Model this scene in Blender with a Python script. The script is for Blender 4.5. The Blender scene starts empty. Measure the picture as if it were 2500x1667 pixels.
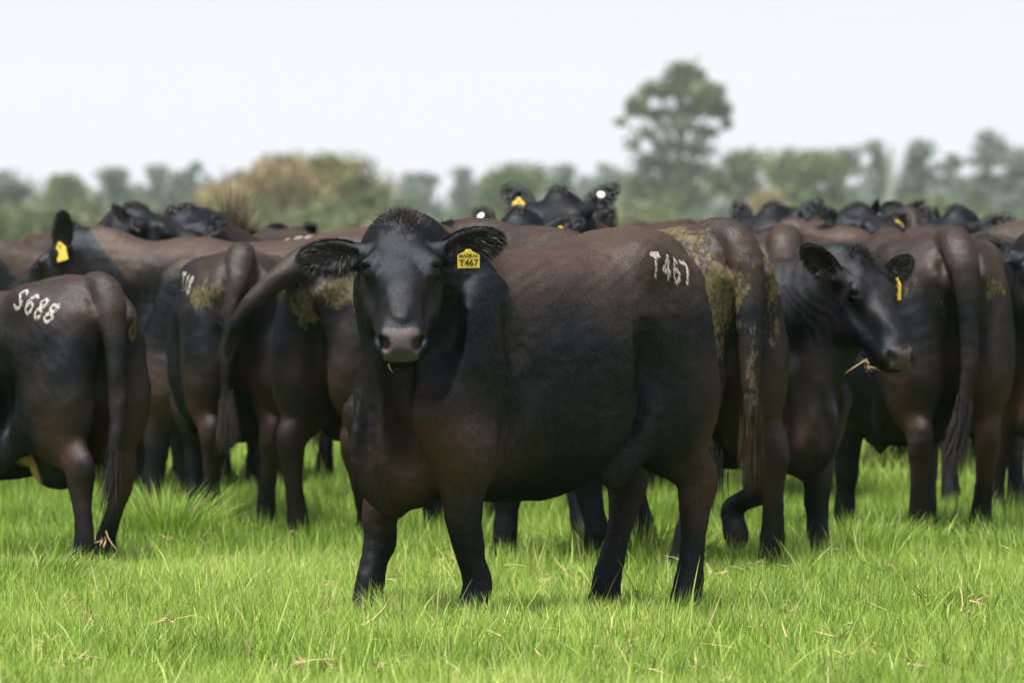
import bpy, math, random
import numpy as np
from mathutils import Vector, Matrix
from mathutils.bvhtree import BVHTree

SC = bpy.context.scene
COL = SC.collection
rng = np.random.default_rng(7)
R = math.radians

# ------------------------------------------------------------------ camera
cam_d = bpy.data.cameras.new('camera'); cam = bpy.data.objects.new('camera', cam_d); COL.objects.link(cam)
CAM_H = 1.41
cam.location = (0, 0, CAM_H)
cam.rotation_euler = (R(90 - 0.83), 0, 0)
cam_d.sensor_width = 36; cam_d.lens = 300
cam_d.clip_start = 0.5; cam_d.clip_end = 6000
cam_d.dof.use_dof = True; cam_d.dof.focus_distance = 29.1; cam_d.dof.aperture_fstop = 7.5
SC.camera = cam

# ------------------------------------------------------------------ sky, sun, exposure
SUN_DIR = Vector((-0.20, -0.22, 0.95)).normalized()       # towards the sun
W = bpy.data.worlds.new('World'); SC.world = W; W.use_nodes = True
nt = W.node_tree; nt.nodes.clear()
out = nt.nodes.new('ShaderNodeOutputWorld'); bg = nt.nodes.new('ShaderNodeBackground')
sky = nt.nodes.new('ShaderNodeTexSky'); sky.sky_type = 'NISHITA'; sky.sun_disc = False
sky.sun_elevation = math.asin(SUN_DIR.z); sky.sun_rotation = math.atan2(SUN_DIR.x, SUN_DIR.y)
tc = nt.nodes.new('ShaderNodeTexCoord'); mp = nt.nodes.new('ShaderNodeMapping'); mp.inputs['Scale'].default_value = (1.2, 1.2, 4.0)
nz = nt.nodes.new('ShaderNodeTexNoise'); nz.inputs['Scale'].default_value = 1.6; nz.inputs['Detail'].default_value = 4
cr = nt.nodes.new('ShaderNodeMapRange'); cr.inputs['From Min'].default_value = 0.3; cr.inputs['From Max'].default_value = 0.7
cr.inputs['To Min'].default_value = 0.90; cr.inputs['To Max'].default_value = 0.985
veil = nt.nodes.new('ShaderNodeMix'); veil.data_type = 'RGBA'; veil.inputs[6].default_value = (4.0, 4.03, 4.60, 1); veil.inputs[7].default_value = (4.45, 4.42, 4.70, 1)
mx = nt.nodes.new('ShaderNodeMix'); mx.data_type = 'RGBA'
L = nt.links
L.new(tc.outputs['Generated'], mp.inputs['Vector']); L.new(mp.outputs[0], nz.inputs['Vector']); L.new(nz.outputs[0], cr.inputs['Value'])
L.new(cr.outputs[0], mx.inputs[0]); L.new(sky.outputs[0], mx.inputs[6]); L.new(nz.outputs[0], veil.inputs[0]); L.new(veil.outputs[2], mx.inputs[7])
L.new(mx.outputs[2], bg.inputs['Color']); bg.inputs['Strength'].default_value = 0.1; L.new(bg.outputs[0], out.inputs['Surface'])
sun_d = bpy.data.lights.new('sun', 'SUN'); sun_d.energy = 5.0; sun_d.angle = R(18); sun_d.color = (1, 0.96, 0.9)
sun = bpy.data.objects.new('sun', sun_d); COL.objects.link(sun)
sun.rotation_euler = SUN_DIR.to_track_quat('Z', 'Y').to_euler()
SC.view_settings.view_transform = 'Standard'; SC.view_settings.look = 'None'
SC.view_settings.exposure = 1.08; SC.view_settings.gamma = 1.0; SC.view_settings.use_curve_mapping = False
cy = SC.cycles
cy.use_denoising = True
cy.max_bounces = 6; cy.diffuse_bounces = 3; cy.glossy_bounces = 2; cy.transmission_bounces = 3; cy.transparent_max_bounces = 4; cy.volume_bounces = 2
cy.caustics_reflective = False; cy.caustics_refractive = False

# ------------------------------------------------------------------ helpers
def mesh(name, V, F, smooth=True):
    V = np.asarray(V, np.float32); F = np.asarray(F, np.int32)
    me = bpy.data.meshes.new(name)
    n = F.shape[1]
    me.vertices.add(len(V)); me.vertices.foreach_set('co', V.ravel())
    me.loops.add(F.size); me.loops.foreach_set('vertex_index', F.ravel())
    me.polygons.add(len(F)); me.polygons.foreach_set('loop_start', np.arange(0, F.size, n, dtype=np.int32))
    me.polygons.foreach_set('use_smooth', np.full(len(F), smooth))
    me.update(calc_edges=True)
    return me
def attr(me, name, vals):
    a = me.attributes.new(name, 'FLOAT', 'POINT'); a.data.foreach_set('value', np.asarray(vals, np.float32))
def obj(name, me, mat=None, parent=None):
    o = bpy.data.objects.new(name, me); COL.objects.link(o)
    if mat is not None and me is not None and not me.materials: me.materials.append(mat)
    if parent is not None: o.parent = parent
    return o
def tag(o, label=None, cat=None, group=None, kind=None):
    for k, v in (('label', label), ('category', cat), ('group', group), ('kind', kind)):
        if v: o[k] = v
    return o
def sstep(x, a, b):
    t = np.clip((x - a) / (b - a), 0, 1); return t * t * (3 - 2 * t)
def vnoise(x, y, seed=0, f=1.0):
    """smooth value noise from summed rotated sines"""
    r = np.random.default_rng(seed); s = 0
    for i in range(7):
        a = r.uniform(0, 6.28); k = f * r.uniform(.5, 1.6); p = r.uniform(0, 6.28)
        s = s + np.sin((x * math.cos(a) + y * math.sin(a)) * k * 6.28 + p + 1.3 * np.sin((y * math.cos(a) - x * math.sin(a)) * k * 4.1 + p * 2))
    return s / 7 * 1.5
def strands(P, D, Ln, Wd, S, B, seg=2):
    """tapered blades: roots P, directions D, lengths Ln, widths Wd, side vectors S, bend vectors B -> verts, tris"""
    n = len(P); k = 2 * seg + 1
    V = np.zeros((n, k, 3), np.float32)
    for j in range(seg + 1):
        t = j / seg
        c = P + D * (Ln * t)[:, None] + B * (Ln * t * t)[:, None]
        if j < seg:
            w = (Wd * (1 - .55 * t) * .5)[:, None] * S
            V[:, 2 * j] = c - w; V[:, 2 * j + 1] = c + w
        else: V[:, 2 * seg] = c
    f = []
    for j in range(seg - 1): f += [(2*j, 2*j+1, 2*j+3), (2*j, 2*j+3, 2*j+2)]
    f.append((2*seg-2, 2*seg-1, 2*seg))
    F = (np.array(f)[None] + (np.arange(n) * k)[:, None, None]).reshape(-1, 3)
    return V.reshape(-1, 3), F, k
def unit(v): return v / np.maximum(np.linalg.norm(v, axis=-1, keepdims=True), 1e-9)
def smooth_poly(pts, m=5):
    """Catmull-Rom resampling of rows (any number of columns)"""
    p = np.asarray(pts, float); p = np.vstack([2*p[0]-p[1], p, 2*p[-1]-p[-2]]); o = []
    for i in range(1, len(p) - 2):
        for t in np.linspace(0, 1, m, endpoint=False):
            a, b, c, d = p[i-1], p[i], p[i+1], p[i+2]
            o.append(.5 * (2*b + (c-a)*t + (2*a-5*b+4*c-d)*t*t + (3*b-a-3*c+d)*t**3))
    o.append(p[-2]); return np.array(o)

# ------------------------------------------------------------------ materials
class NT:
    def __init__(s, name):
        s.m = bpy.data.materials.new(name); s.m.use_nodes = True; s.t = s.m.node_tree; s.t.nodes.clear()
        s.out = s.n('ShaderNodeOutputMaterial')
    def n(s, typ, **kw):
        x = s.t.nodes.new(typ)
        for k, v in kw.items(): setattr(x, k, v)
        return x
    def l(s, a, b): s.t.links.new(a, b)
    def attr(s, name): x = s.n('ShaderNodeAttribute'); x.attribute_name = name; return x.outputs['Fac']
    def noise(s, scale, detail=3, vec=None, rough=.5):
        x = s.n('ShaderNodeTexNoise'); x.inputs['Scale'].default_value = scale; x.inputs['Detail'].default_value = detail; x.inputs['Roughness'].default_value = rough
        if vec is not None: s.l(vec, x.inputs['Vector'])
        return x.outputs[0]
    def math(s, op, a, b=0.0, clamp=False):
        x = s.n('ShaderNodeMath', operation=op, use_clamp=clamp)
        for i, v in enumerate((a, b)):
            if isinstance(v, (int, float)): x.inputs[i].default_value = v
            else: s.l(v, x.inputs[i])
        return x.outputs[0]
    def rng(s, v, a, b, c=0.0, d=1.0):
        x = s.n('ShaderNodeMapRange'); s.l(v, x.inputs[0])
        for i, q in enumerate((a, b, c, d)): x.inputs[i+1].default_value = q
        return x.outputs[0]
    def mix(s, f, a, b):
        x = s.n('ShaderNodeMix', data_type='RGBA')
        if isinstance(f, (int, float)): x.inputs[0].default_value = f
        else: s.l(f, x.inputs[0])
        for i, q in ((6, a), (7, b)):
            if isinstance(q, tuple): x.inputs[i].default_value = (*q, 1)
            else: s.l(q, x.inputs[i])
        return x.outputs[2]
    def bsdf(s, **kw):
        x = s.n('ShaderNodeBsdfPrincipled')
        for k, v in kw.items():
            i = x.inputs[k.replace('_', ' ')]
            if hasattr(v, 'is_linked') or isinstance(v, bpy.types.NodeSocket): s.l(v, i)
            elif isinstance(v, tuple): i.default_value = (*v, 1)
            else: i.default_value = v
        return x
    def done(s, sh): s.l(sh, s.out.inputs['Surface']); return s.m

def plain(name, col, rough=.6, spec=.3, var=.25, scale=30):
    n = NT(name); tcn = n.n('ShaderNodeTexCoord').outputs['Object']
    f = n.noise(scale, 3, tcn)
    dark = tuple(c * (1 - var) for c in col)
    return n.done(n.bsdf(Base_Color=n.mix(f, dark, col), Roughness=rough, Specular_IOR_Level=spec).outputs[0])

def coat_material(name, hair=False):
    n = NT(name); tcn = n.n('ShaderNodeTexCoord').outputs['Object']
    big = n.noise(3.2, 3, tcn); mid = n.noise(14, 4, tcn, .6)
    mr = n.n('ShaderNodeMapping'); mr.inputs['Rotation'].default_value = (0, R(41), 0); n.l(tcn, mr.inputs['Vector'])
    mpn = n.n('ShaderNodeMapping'); mpn.inputs['Scale'].default_value = (38, 210, 210); n.l(mr.outputs[0], mpn.inputs['Vector'])
    fine = n.noise(1.0, 4, mpn.outputs[0], .65)
    tint = n.attr('tint')
    f = n.math('ADD', tint, n.math('MULTIPLY', n.math('SUBTRACT', big, .5), .9))
    f = n.math('ADD', f, n.math('MULTIPLY', n.math('SUBTRACT', mid, .5), .28), True)
    f = n.math('MULTIPLY', f, n.rng(fine, .25, .75, .62, 1.35), True)
    black = (.0012, .0014, .0026); brown = (.052, .035, .028)
    c = n.mix(f, black, brown)
    c = n.mix(n.math('MULTIPLY', n.attr('rust'), n.rng(big, .35, .6), True), c, (.050, .023, .014))
    # dried dung: ragged flakes inside the painted area
    dn = n.attr('dung')
    mp2 = n.n('ShaderNodeMapping'); mp2.inputs['Scale'].default_value = (48, 48, 24); n.l(tcn, mp2.inputs['Vector'])
    fl = n.math('ADD', n.math('MULTIPLY', n.noise(1.0, 5, mp2.outputs[0], .7), .62), n.math('MULTIPLY', n.noise(11, 2, tcn), .40))
    dm = n.rng(n.math('SUBTRACT', fl, n.math('SUBTRACT', .67, n.math('MULTIPLY', dn, .34))), .0, .05)
    dm = n.math('MULTIPLY', dm, n.rng(dn, .05, .15))
    dcol = n.mix(n.rng(n.noise(60, 4, tcn), .3, .7), (.022, .018, .009), (.135, .105, .047))
    c = n.mix(dm, c, dcol)
    ns = n.attr('nose')
    nosecol = n.mix(n.noise(120, 2, tcn), (.040, .031, .029), (.095, .074, .070))
    c = n.mix(ns, c, nosecol)
    sk = n.attr('skin'); c = n.mix(sk, c, (.40, .22, .13))
    wet = n.math('MAXIMUM', dm, ns)
    dif = n.n('ShaderNodeBsdfDiffuse'); dif.inputs['Roughness'].default_value = .6; n.l(c, dif.inputs['Color'])
    glo = n.n('ShaderNodeBsdfGlossy'); n.l(n.rng(ns, 0, 1, .50, .42), glo.inputs['Roughness']); n.l(n.mix(f, (.80, .90, 1.0), (1.0, .86, .76)), glo.inputs['Color'])
    ms = n.n('ShaderNodeMixShader'); n.l(n.math('MULTIPLY', n.rng(fine, .3, .7, .45, 1.55), n.rng(wet, 0, 1, GLOSS, .02)), ms.inputs[0])
    n.l(dif.outputs[0], ms.inputs[1]); n.l(glo.outputs[0], ms.inputs[2])
    if not hair:
        h = n.math('ADD', n.math('MULTIPLY', fine, 1.0), n.math('MULTIPLY', mid, .35))
        h = n.math('ADD', h, n.math('MULTIPLY', dm, n.math('ADD', 1.2, n.math('MULTIPLY', fl, 2.0))))
        bp = n.n('ShaderNodeBump'); bp.inputs['Strength'].default_value = .45; bp.inputs['Distance'].default_value = .006
        n.l(h, bp.inputs['Height'])
        for x in (dif, glo): n.l(bp.outputs[0], x.inputs['Normal'])
    return n.done(ms.outputs[0])
GLOSS = .021
M_COAT = coat_material('coat'); M_FUR = coat_material('fur', True)
M_EYE = plain('eye', (.004, .003, .003), .12, .22, .2)
M_HAIR = plain('long_hair', (.020, .015, .013), .5, .4, .5, 60)
M_SWITCH = plain('switch_hair', (.055, .044, .034), .55, .3, .7, 25)
M_FAN = plain('tan_hair', (.13, .095, .055), .6, .2, .6, 25)
M_BRAND = plain('freeze_brand_hair', (.50, .45, .42), .7, .2, .45, 60)
M_TAG = plain('yellow_tag', (.80, .57, .09), .5, .3, .18, 40)
M_WHITE = plain('white_tag', (.78, .74, .66), .4, .4, .1, 40)
M_INK = plain('tag_ink', (.06, .032, .008), .6, .2, .2, 60)
M_STRAW = plain('straw', (.46, .33, .18), .7, .2, .35, 40)
M_DUNGH = plain('dung_hair', (.075, .058, .030), .8, .1, .9, 22)
M_SKIN = plain('teat', (.40, .24, .15), .6, .3, .2, 30)

def leaf_material(name, cols, trans=.35):
    n = NT(name); t = n.attr('tone')
    r = n.n('ShaderNodeValToRGB'); n.l(t, r.inputs[0])
    e = r.color_ramp.elements
    while len(e) < len(cols): e.new(.5)
    for i, c in enumerate(cols): e[i].position = i / (len(cols) - 1); e[i].color = (*c, 1)
    b = n.bsdf(Base_Color=r.outputs[0], Roughness=.5, Specular_IOR_Level=.3)
    tr = n.n('ShaderNodeBsdfTranslucent'); n.l(r.outputs[0], tr.inputs[0])
    ms = n.n('ShaderNodeMixShader'); ms.inputs[0].default_value = trans
    n.l(b.outputs[0], ms.inputs[1]); n.l(tr.outputs[0], ms.inputs[2])
    return n.done(ms.outputs[0])

# ------------------------------------------------------------------ ground sheet
def ground_z(x, y):
    near = sstep(y, 12, 20) * (1 - sstep(y, 50, 90))
    return near * (.022 * vnoise(x, y, 3, .16) + .010 * vnoise(x, y, 4, .7)) - .03 * sstep(y, 29.5, 31) * near * (1 - sstep(y, 31, 33))
def build_ground():
    xs = np.concatenate([np.linspace(-700, -12, 24), np.linspace(-10, 10, 101), np.linspace(12, 700, 24)])
    ys = np.concatenate([np.linspace(-40, 12, 6), np.linspace(14, 60, 185), np.geomspace(62, 2000, 50)])
    X, Y = np.meshgrid(xs, ys); Z = ground_z(X, Y)
    V = np.stack([X, Y, Z], -1).reshape(-1, 3); nx = len(xs); ny = len(ys)
    i = np.arange((ny - 1) * nx).reshape(ny - 1, nx)[:, :-1].ravel()
    F = np.stack([i, i + 1, i + 1 + nx, i + nx], 1)
    n = NT('pasture_ground'); tcn = n.n('ShaderNodeTexCoord').outputs['Object']
    c = n.mix(n.noise(1.2, 5, tcn), (.060, .115, .018), (.115, .20, .032))
    c = n.mix(n.rng(n.noise(9, 4, tcn), .55, .75), c, (.10, .085, .04))
    b = n.bsdf(Base_Color=c, Roughness=.9, Specular_IOR_Level=.1)
    o = obj('ground', mesh('ground', V, F), n.done(b.outputs[0])); tag(o, kind='structure')
build_ground()

# ------------------------------------------------------------------ trees beyond the paddock
TREE_MAT = {  # leaf colours paled and greyed, so distance haze is partly painted in
    'grey':  leaf_material('hazed_grey_green_leaves', [(.068, .086, .076), (.125, .148, .132), (.185, .21, .185)], .25),
    'olive': leaf_material('olive_leaves', [(.055, .066, .030), (.11, .125, .06), (.175, .18, .095)], .25),
    'tan':   leaf_material('russet_leaves', [(.11, .085, .040), (.24, .180, .090), (.33, .26, .14)], .25),
    'gold': leaf_material('golden_olive_leaves', [(.075, .080, .026), (.165, .165, .058), (.25, .24, .095)], .25),
    'green': leaf_material('bright_leaves', [(.048, .070, .022), (.105, .140, .048), (.17, .20, .080)], .25)}
M_BARK = plain('bark', (.20, .17, .14), .9, .1, .5, 2)
M_PALE = plain('pale_bark', (.33, .32, .30), .9, .1, .25, 2)
def tube(pts, rad, n=7):
    P = np.array(pts, float); V = []; F = []
    for i, q in enumerate(P):
        T = unit(P[min(i + 1, len(P) - 1)] - P[max(i - 1, 0)]); a = unit(np.cross(T, (.3, 1., .1))); b = np.cross(T, a)
        for j in range(n):
            t = 2 * math.pi * j / n; V.append(q + (a * math.cos(t) + b * math.sin(t)) * rad[i])
    for i in range(len(P) - 1):
        for j in range(n): F.append((i * n + j, i * n + (j + 1) % n, (i + 1) * n + (j + 1) % n, (i + 1) * n + j))
    return np.array(V), np.array(F)
def crown_mesh(clumps, leaf, seed):
    """clumps: centre xyz, radii, leaf count; small leaf sprays scattered through each clump's volume"""
    r = np.random.default_rng(seed); Vs, Ts = [], []
    for c, rad, n in clumps:
        q = unit(r.normal(0, 1, (n, 3))) * (r.random(n) ** .45)[:, None] * (1 + .18 * r.normal(0, 1, (n, 1)))
        P = np.array(c) + q * np.array(rad)
        a = unit(r.normal(0, 1, (n, 3))); b = unit(np.cross(a, r.normal(0, 1, (n, 3))))
        sz = leaf * r.uniform(.5, 1.3, (n, 1))
        Vs.append(np.stack([P - a * sz, P + b * sz * .45, P + a * sz, P - b * sz * .45], 1).reshape(-1, 3))
        Ts.append(np.repeat(np.clip(.5 + .25 * r.normal(0, 1, n) + .15 * r.normal(), 0, 1), 4))
    V = np.vstack(Vs); F = np.arange(len(V)).reshape(-1, 4)
    me = mesh('crown', V, F, False); attr(me, 'tone', np.concatenate(Ts)); return me
def make_tree(name, u, vtop, hw, d, kind, label, seed, vbase=503, clumps=None, dens=1.0, leaf=.30, group='trees beyond the paddock', low=.12, pale=False):
    d = d * 1.5; leaf = leaf * 1.5; k = d / 19600; X = (u - 1176) * k; H = CAM_H + (500 - vtop) * k; Wd = hw * k; r = np.random.default_rng(seed)
    root = bpy.data.objects.new(name, None); COL.objects.link(root); root.location = (X, d, 0); tag(root, label, 'tree' if 'tree' in name else 'bush', group)
    if clumps is None:
        clumps = []
        for i in range(18):
            t = r.uniform(low, .93); rr = Wd * r.uniform(.34, .62); env = math.sqrt(max(.05, 1 - ((t - .45) / .58) ** 2))
            x = r.uniform(-1, 1) * Wd * .85 * env; y = r.uniform(-1, 1) * Wd * .6 * env; z = t * H
            rz = rr * r.uniform(.55, .85); z = min(z, H - rz * .9)
            clumps.append(((x, y, z), (rr, rr, rz), int(95 * dens * rr * rz / leaf ** 2 * .12) + 20))
        clumps.append(((0, 0, H - Wd * .3), (Wd * .4, Wd * .4, Wd * .3), int(11 * dens * Wd * Wd * .12 / leaf ** 2) + 30))
    else:
        clumps = [(((a - u) * k, r.uniform(-1, 1) * Wd * .3, CAM_H + (500 - b) * k), (ra * k * .86, ra * k * .6, rb * k * .82), int(n * .62)) for a, b, ra, rb, n in clumps]
    top = max(c[0][2] for c in clumps)
    V, F = tube([(0, 0, -.2), (.02 * H, 0, H * .3), (-.01 * H, 0, H * .6), (.01 * H, 0, top)], [.035 * H, .026 * H, .016 * H, .006 * H]); Vl, Fl = [V], [F]
    for c, rad, n in clumps:
        z0 = max(.15 * H, c[2] - .28 * H) if c[2] > .3 * H else .1 * H
        v, f = tube([(0, 0, z0), (c[0] * .45, c[1] * .45, z0 + (c[2] - z0) * .6), c], [.013 * H, .009 * H, .003 * H], 5)
        Fl.append(f + sum(len(x) for x in Vl)); Vl.append(v)
    obj('trunk', mesh('trunk', np.vstack(Vl), np.vstack(Fl)), M_PALE if pale else M_BARK, root)
    obj('crown', crown_mesh(clumps, leaf, seed), TREE_MAT[kind], root)
    return root
make_tree('gum_tree', 1560, 125, 140, 700, 'olive', 'tall gum tree rising far above the whole tree line', 100, leaf=.36, clumps=[
    (1572, 168, 52, 34, 800), (1548, 205, 66, 34, 800), (1500, 208, 42, 26, 420), (1622, 212, 52, 36, 640), (1462, 245, 32, 32, 420), (1655, 250, 34, 30, 420), (1600, 250, 70, 26, 560),
    (1672, 284, 18, 14, 150), (1512, 262, 46, 22, 260), (1560, 292, 60, 26, 210), (1625, 305, 44, 22, 150), (1490, 308, 50, 26, 130), (1425, 282, 20, 12, 60), (1455, 330, 26, 26, 80),
    (1540, 338, 62, 22, 260), (1605, 345, 48, 22, 200), (1500, 372, 58, 28, 420), (1585, 392, 86, 36, 900), (1478, 425, 66, 44, 1000), (1560, 450, 100, 44, 1200)])
make_tree('tree', 1695, 342, 62, 690, 'olive', 'rounded olive tree at the right foot of the tall gum', 101)
make_tree('tree', 745, 350, 132, 430, 'gold', 'golden-green rounded tree behind the foremost cow\'s head', 102, leaf=.2, low=.1)
make_tree('tree', 600, 385, 135, 425, 'tan', 'russet-tan bushy tree leaning into the golden-green one', 103, leaf=.2, low=.1)
make_tree('tree', 675, 358, 95, 427, 'tan', 'taller russet tree growing into the golden-green tree', 104, leaf=.2, low=.1)
make_tree('tree', 18, 388, 78, 600, 'grey', 'grey-green tree cut by the left picture edge', 105, low=.1)
make_tree('tree', 152, 402, 58, 700, 'green', 'green flat-topped tree behind the brown-backed cow\'s ear', 106, low=.35)
make_tree('tree', 270, 384, 52, 760, 'grey', 'grey-green tree beside the flat-topped one', 107, low=.4, dens=.7)
make_tree('tree', 375, 376, 48, 800, 'grey', 'thin grey tree above the raised broad head', 108, low=.35, dens=.7)
make_tree('tree', 448, 372, 36, 820, 'grey', 'narrow grey tree next to the russet trees', 109, low=.2, dens=.7)
make_tree('tree', 545, 398, 40, 860, 'grey', 'far grey tree peeping over the russet tree', 110)
make_tree('tree', 962, 392, 52, 900, 'grey', 'hazy tree just right of the foremost cow\'s poll', 111, dens=.8)
make_tree('tree', 1068, 384, 50, 900, 'grey', 'hazy tree above the tagged ear of the foremost cow', 112, dens=.7)
make_tree('tree', 1180, 380, 84, 760, 'green', 'wide green dome-shaped tree behind the tall alert cow', 113, low=.3, dens=.9)
make_tree('tree', 1300, 378, 46, 880, 'grey', 'hazy tree right of the green dome', 114, dens=.7)
make_tree('tree', 1385, 372, 44, 900, 'grey', 'hazy tree at the left foot of the tall gum', 115, dens=.7)
make_tree('tree', 1842, 346, 92, 720, 'green', 'green dome-shaped tree above the peaked poll', 116, low=.2)
make_tree('tree', 1935, 336, 46, 860, 'grey', 'grey tree between the green dome and the pale pole', 117, dens=.75)
make_tree('tree', 2008, 322, 40, 840, 'grey', 'slim grey tree touching the pale pole', 118, dens=.75, low=.4)
make_tree('tree', 2108, 320, 52, 820, 'grey', 'grey tree just right of the pale pole', 119, dens=.75, low=.35)
make_tree('tree', 2185, 348, 44, 840, 'grey', 'low grey tree in a dip of the tree line', 120, dens=.8)
make_tree('tree', 2262, 300, 58, 800, 'grey', 'tallest grey tree of the right-hand tree line', 121, dens=.8, low=.3)
make_tree('tree', 2345, 336, 56, 820, 'grey', 'grey tree cut by the right picture edge', 122, dens=.8)
make_tree('bush', 1775, 438, 62, 520, 'tan', 'tan dry bush behind the peaked poll', 123, leaf=.2, low=.05)
make_tree('bush', 2120, 450, 58, 540, 'green', 'yellow-green bush left of the two dark ears', 124, leaf=.2, low=.05)
# pale pole: a bare ring-barked trunk with two broken stubs
pp = bpy.data.objects.new('dead_tree', None); COL.objects.link(pp); pp.location = ((2046 - 1176) * 900 / 19600, 900, 0)
tag(pp, 'pale bare trunk standing before the grey trees', 'tree', 'trees beyond the paddock')
V, F = tube([(0, 0, -.2), (.02, 0, 3.6), (-.02, 0, 7.0), (.03, 0, 9.0)], [.40, .36, .30, .2], 9); obj('trunk', mesh('trunk', V, F), M_PALE, pp)
for a, z in ((1, 6.4), (-1, 7.6)):
    V, F = tube([(0, 0, z), (.35 * a, .1, z + .35), (.5 * a, .1, z + .7)], [.09, .07, .04], 6); obj('branch', mesh('branch', V, F), M_PALE, pp)
# the wood behind them, read as one mass
def far_wood():
    r = np.random.default_rng(55); cl = []
    for i in range(430):
        x = r.uniform(-190, 190); y = r.uniform(1380, 1550); h = r.uniform(3.6, 6.9) + 1.3 * math.sin(x * .09); w = r.uniform(3.0, 6.2)
        cl.append(((x, y, h * .5), (w, w, h * .55), int(34 * h)))
    o = obj('far_wood', crown_mesh(cl, 1.0, 56), TREE_MAT['grey']); tag(o, 'hazy far-off wood along the horizon', 'wood', kind='stuff')
def scrub_belt():
    r = np.random.default_rng(57); cl = []
    for i in range(270):
        x = r.uniform(-62, 62); y = r.uniform(380, 440); h = r.uniform(1.5, 2.3) + .25 * math.sin(x * .5); w = r.uniform(.8, 1.6)
        cl.append(((x, y, h * .45), (w, w, h * .55), int(100 * h)))
    o = obj('scrub', crown_mesh(cl, .21, 58), TREE_MAT['olive']); tag(o, 'low dark scrub belt behind the herd', 'scrub', kind='stuff')
far_wood(); scrub_belt()

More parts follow.
